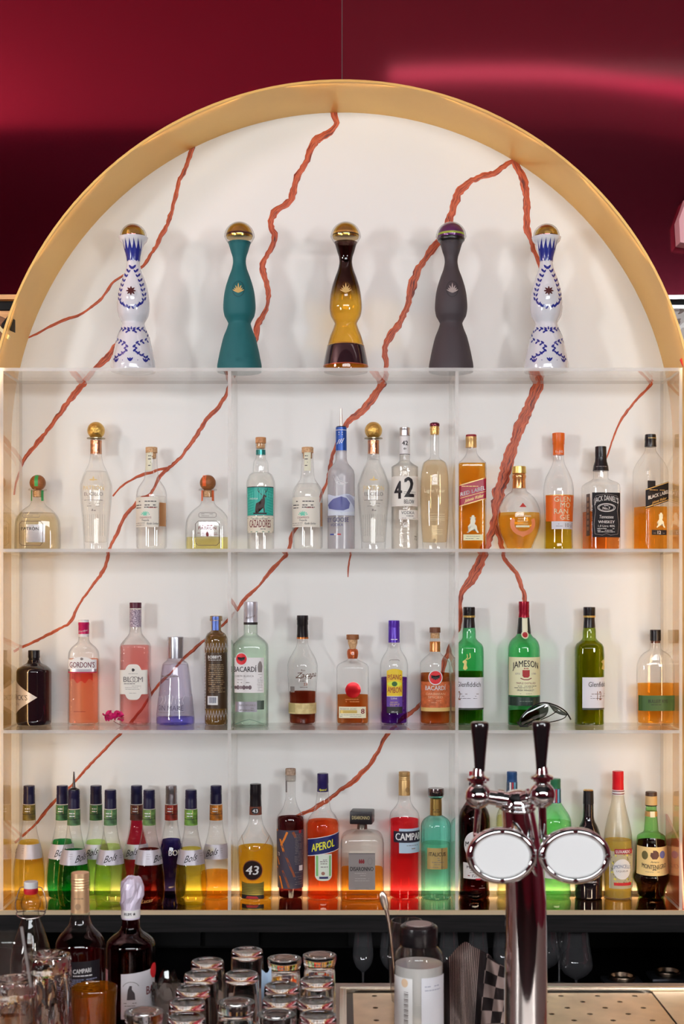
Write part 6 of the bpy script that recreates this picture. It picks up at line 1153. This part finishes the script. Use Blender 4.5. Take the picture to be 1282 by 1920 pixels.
T = [(389, 1801, 0, 'upturned straight tumbler, rear of the left row'), (377, 1825, 0, 'upturned straight tumbler, second from the rear of the left row'), (362, 1853, 0, 'upturned straight tumbler, middle of the left row'), (351, 1878, 0, 'upturned straight tumbler, fourth in the left row'), (349, 1906, 0, 'upturned straight tumbler, nearest of the left row'),
     (463, 1781, 0, 'upturned straight tumbler standing highest in the picture, rear of the second row'), (453, 1825, 0, 'upturned straight tumbler, middle of the second row'), (442, 1878, 1, 'upturned heavy-based tumbler, front of the second row'),
     (533, 1796, 1, 'upturned heavy-based tumbler, rear of the third row'), (528, 1847, 0, 'upturned tumbler, second in the third row'), (525, 1872, 0, 'upturned tumbler, third in the third row'), (518, 1901, 1, 'upturned heavy-based tumbler, front of the third row'),
     (599, 1790, 1, 'upturned heavy-based tumbler, rear of the right row'), (594, 1836, 0, 'upturned tumbler, second in the right row'), (591, 1875, 0, 'upturned tumbler, third in the right row'), (596, 1902, 0, 'upturned tumbler, front of the right row'),
     (270, 1896, 1, 'upturned heavy-based tumbler in front of the dark rum bottle')]
for px, py, l, lab in T: upturned(px, py, lab, bool(l))
# amber tumbler with slanting ribs
d = 2.24; r = tag(empty('amber_tumbler', ((176 - CX) * d / F, d, ZC + .0004)), 'amber glass tumbler with slanting ribs in front of the bitter bottle', 'glass')
S = 60; rows = []
Ht = CZ + (HY - 1850) * d / F - ZC
def amb(r0, z, ph): return [(r0 * (1 + .012 * math.sin(6 * (2 * math.pi * i / S) + ph)) * math.cos(2 * math.pi * i / S), r0 * (1 + .012 * math.sin(6 * (2 * math.pi * i / S) + ph)) * math.sin(2 * math.pi * i / S), z) for i in range(S)]
for z, q in [(0, .030), (.003, .0335)] + [(z_, .034 + .003 * z_ / Ht) for z_ in np.linspace(.01, Ht - .012, 14)] + [(Ht - .002, .0372), (Ht, .0362), (Ht - .002, .0350)] + [(z_, .0318 + .003 * z_ / Ht) for z_ in np.linspace(Ht - .012, .022, 8)] + [(.014, .026), (.012, .0006)]:
    rows.append(amb(q, z, (z * 110) if .008 < z < Ht - .01 else 0))
vv = [p for rw in rows for p in rw]; n = len(rows)
obj('glass', vv, [(j * S + i, j * S + (i + 1) % S, (j + 1) * S + (i + 1) % S, (j + 1) * S + i) for j in range(n - 1) for i in range(S)] + [tuple(reversed(range(S))), tuple(range((n - 1) * S, n * S))], glass('amber_glass', (.88, .50, .07), edge=.45, f0=.06, haze=.13, hazecol=(.85, .42, .03)), r)
# cut crystal tumblers, base up
def crystal(px, py, d, hwp, label):
    ht = CZ + (HY - py) * d / F - ZC; r0 = hwp * d / F; r = tag(empty('crystal_tumbler', ((px - CX) * d / F, d, ZC + .0004)), label, 'glass', 'cut crystal tumblers at the left')
    S = 48; rows = []
    def ring(rad, z, amp=0, fr=12, ph=0): return [((rad + amp * rad * abs(math.sin(fr / 2 * a + ph))) * math.cos(a), (rad + amp * rad * abs(math.sin(fr / 2 * a + ph))) * math.sin(a), z - (0 if not amp else 0)) for a in [2 * math.pi * i / S for i in range(S)]]
    rows.append(ring(.0006, ht - .03)); rows.append(ring(r0 * .72, ht - .028)); rows.append(ring(r0 * .82, ht - .05)); rows.append(ring(r0 * .90, .004)); rows.append(ring(r0 * .93, 0)); rows.append(ring(r0 * .97, .003))
    for q, z in enumerate(np.linspace(.02, ht - .02, 12)): rows.append(ring(r0 * .90, z, .10, 12, q * .32))
    rows.append(ring(r0 * .98, ht - .008)); rows.append(ring(r0 * .93, ht - .001)); rows.append(ring(r0 * .80, ht - .002, .06, 16)); rows.append([(x, y, z - (.006 if i % 6 < 3 else 0)) for i, (x, y, z) in enumerate(ring(r0 * .5, ht - .004))]); rows.append(ring(r0 * .2, ht - .006)); rows.append(ring(.0006, ht - .007))
    n = len(rows); obj('glass', [p for rw in rows for p in rw], [(j * S + i, j * S + (i + 1) % S, (j + 1) * S + (i + 1) % S, (j + 1) * S + i) for j in range(n - 1) for i in range(S)] + [tuple(reversed(range(S))), tuple(range((n - 1) * S, n * S))], solid_glass('crystal', (.99, .97, .96), ior=1.52), r, smooth=True, sharp=22)
crystal(88, 1790, 2.28, 46, 'cut crystal tumbler base-up behind the drink, by the bitter bottle')
crystal(25, 1836, 2.13, 45, 'cut crystal tumbler base-up behind the straw glass at the left edge')
# tall glass with drink and straw
d = 2.0; r = tag(empty('drink_glass', ((14 - CX) * d / F, d, ZC + .0004)), 'tall glass with amber drink cut by the lower left corner', 'glass'); h = CZ + (HY - 1756) * d / F - ZC
TG = glass('thin_glass', (.94, .93, .92), edge=.5, f0=.06)
MB().lathe([(.028, 0), (.034, .002), (.0375, .05), (.0385, .12), (.036, h - .002), (.0352, h)], 40, cap1=False).build('glass', TG, r); MB().lathe([(.026, .008), (.033, .01), (.036, .05), (.0370, .11), (.0369, .148)], 40).build('drink', glass('liquid_pink_amber', (.86, .56, .34), edge=.5, f0=.02), r)
d2 = 1.995; a = P(40, 1738, d2); c = P(58, 1850, d2 + .015); st = tag(MB().tube([a, c], .0022, 12).build('drinking_straw', glass('straw_plastic', (.72, .74, .76), edge=.6, f0=.08, haze=.4)), 'clear drinking straw standing in the tall amber drink', 'straw')
# ---------------------------------------------------------------- jar, mixing jug, cloth
b = B('glass_jar', 'clear jar of cloudy liquid with black screw lid and white labels', 'jar', 785, ZC + .0089, 2.36, [(1771, 33), (1776, 36), (1786, 43.5), (1794, 46), (1940, 46.5)], glass('jar_glass', (.96, .95, .93), edge=.4), glass('liquid_cloudy', (.80, .80, .78), edge=.7, f0=.03, haze=.75, hazecol=(.92, .93, .93), tl_mix=.15), 1806, inset=1.5)
b.cap([(1733, 30), (1737, 34.6), (1742, 35.6), (1767, 35.8), (1771, 34.6)], mat('black_jar_lid', (22, 18, 20), .25), 'lid'); MB().lathe([(24 * b.k, 0), (23.4 * b.k, .0016)], 36, (0, 0, (b.yb - 1733) * b.k)).build('lid_emboss', mat('grey_lid_top', (150, 132, 128), .35), b.root)
L = b.label(-45.6, -14, 1824, 1935, mat('jar_label', (220, 218, 220), .5), 'label'); L2 = b.label(2, 45.4, 1822, 1935, mat('jar_label_blue', (206, 208, 220), .5), 'label')
for i in range(24): b.bar(L, -29, -21.5, 1849 + i * 3.2, 1849 + i * 3.2 + (1 + (i * 5) % 3 * .6), GREYINK, n=2)
b.disc(-28, 1833, 7, 8, mat('biscuit', (206, 180, 150), .5), 'stamp', off=.0010, parent=L); b.small(L2, 8, 38, [1838, 1845], mat('pale_blue_grey', (160, 164, 180), .5), 2); b.done()
jd = 2.56; r = tag(empty('mixing_jug', ((762 - CX) * jd / F, jd, ZC + .0089)), 'clear mixing glass standing behind the jar', 'jug'); h = CZ + (HY - 1726) * jd / F - ZC - .0089
MB().lathe([(.024, 0), (.028, .004), (.034, .06), (.036, h * .6), (.032, h * .85), (.0285, h)], 36, cap1=False).build('glass', glass('jug_glass', (.93, .92, .9), edge=.4, f0=.08), r); MB().tube([(.0285 * math.cos(t), .0285 * math.sin(t), h) for t in np.linspace(0, 2 * math.pi, 40)[:-1]], .0011, 6, closed=True).build('rim', TG, r)
sp_ = tag(empty('bar_spoon', (P(735, 1800, 2.545).x, 2.545, ZC + .02)), 'steel bar spoon leaning in the mixing glass', 'spoon')
o0 = sp_.location; pts = [P(742, 1850, 2.55) - o0, P(733, 1760, 2.545) - o0, P(729, 1730, 2.545) - o0, P(724, 1705, 2.545) - o0]; MB().tube(pts, [.0022, .0024, .003, .004], 10).build('handle', STEEL, sp_)
q = P(720, 1690, 2.545) - o0; MB().lathe([(.0005, -.019), (.005, -.015), (.0075, -.004), (.0072, .008), (.005, .016), (.0005, .019)], 20, tuple(q), M=Matrix.Rotation(R(-14), 4, 'Y') @ Matrix.Diagonal((1, .35, 1, 1))).build('bowl', STEEL, sp_)
# folded striped and checked cloth draped over a small stand on the tray
def cloth_mat():
    m, n, out = nt('striped_check_cloth'); N = n.nodes.new; L = n.links.new; bs = N('ShaderNodeBsdfPrincipled'); bs.inputs['Roughness'].default_value = .85
    uv = N('ShaderNodeUVMap'); s_ = N('ShaderNodeSeparateXYZ'); L(uv.outputs[0], s_.inputs[0])
    def mth(op, a, b=None, c=None):
        k = N('ShaderNodeMath'); k.operation = op
        for i, z in enumerate((a, b, c)):
            if z is None: continue
            if isinstance(z, (int, float)): k.inputs[i].default_value = z
            else: L(z, k.inputs[i])
        return k.outputs[0]
    st = mth('GREATER_THAN', mth('FRACT', mth('MULTIPLY', s_.outputs[0], 46)), .58)
    ban = mth('LESS_THAN', mth('ABSOLUTE', mth('SUBTRACT', s_.outputs[0], .30)), .19); st = mth('MULTIPLY', st, ban)
    ck = N('ShaderNodeTexChecker'); ck.inputs['Scale'].default_value = 7; L(uv.outputs[0], ck.inputs['Vector'])
    reg = mth('GREATER_THAN', s_.outputs[0], .56); ch = mth('MULTIPLY', ck.outputs['Fac'], reg)
    m1 = N('ShaderNodeMix'); m1.data_type = 'RGBA'; m1.inputs['A'].default_value = (*alb((26, 16, 17)), 1); m1.inputs['B'].default_value = (*alb((150, 132, 126)), 1); L(mth('MAXIMUM', st, ch), m1.inputs['Factor']); L(m1.outputs['Result'], bs.inputs['Base Color']); L(bs.outputs[0], out.inputs[0]); return m
vv = []; uvs = []; nu, nv_ = 36, 30; dc = 2.46
for j in range(nv_ + 1):
    for i in range(nu + 1):
        u, w = i / nu, j / nv_; px = 826 + 128 * u; top = 1766 + 44 * abs(u - .36) ** 1.15 / .36 ** 1.15 * (1 if u < .36 else .62) + 1.5 * math.sin(u * 17)
        py = top + (1945 - top) * w
        dd = dc - .10 * w + .018 * math.sin(u * 11 + w * 3) + .012 * math.sin(u * 23 - w * 5) - .03 * math.exp(-((u - .36) / .12) ** 2) * (1 - w)
        p = P(px, py, dd); vv.append((p.x, dd, max(p.z, ZC + .0125))); uvs.append((u * .8 + w * .25 * (u - .2) + .02, w * .9 + .15 * u))
n0 = len(vv)
f = [(j * (nu + 1) + i, (j + 1) * (nu + 1) + i, (j + 1) * (nu + 1) + i + 1, j * (nu + 1) + i + 1) for j in range(nv_) for i in range(nu)]
tw = obj('bar_towel', vv, f, cloth_mat(), uvs=uvs, sharp=0); sm = tw.modifiers.new('thickness', 'SOLIDIFY'); sm.thickness = .003; sm.offset = -1
tag(tw, 'dark bar towel with white stripes and checks draped beside the jar', 'towel')
# little things between the tumblers
pz = tag(empty('crumpled_bag', (P(310, 1900, 2.40).x, 2.43, ZC + .0004)), 'crumpled dark clear plastic between the rum bottle and tumblers', 'bag'); rn = random.Random(4); bm = bmesh.new(); bmesh.ops.create_icosphere(bm, subdivisions=3, radius=1)
for q in bm.verts: q.co = Vector((q.co.x * .028, q.co.y * .024, (q.co.z + 1) * .05)) * (1 + rn.uniform(-.12, .12))
mz = min(q.co.z for q in bm.verts); bm.verts.index_update(); obj('bag', [(q.co.x, q.co.y, q.co.z - mz) for q in bm.verts], [[q.index for q in g.verts] for g in bm.faces], glass('dark_film', (.55, .57, .57), edge=.4, f0=.07), pz, smooth=True, sharp=25); bm.free()
pp = tag(empty('paper_scrap', (P(499, 1834, 2.32).x, 2.335, ZC + .0004)), 'pale blue crumpled paper scrap between the second and third tumbler rows', 'paper'); vv = []; rn = random.Random(9)
for j in range(5):
    for i in range(4): vv.append((-.009 + i * .006 + rn.uniform(-.0015, .0015), rn.uniform(-.004, .004), .0005 + j * .033 + (rn.uniform(-.006, .006) if j else 0)))
obj('paper', vv, [(j * 4 + i, j * 4 + i + 1, j * 4 + i + 5, j * 4 + i + 4) for j in range(4) for i in range(3)], mat('pale_blue_paper', (168, 190, 214), .7), pp, smooth=False)
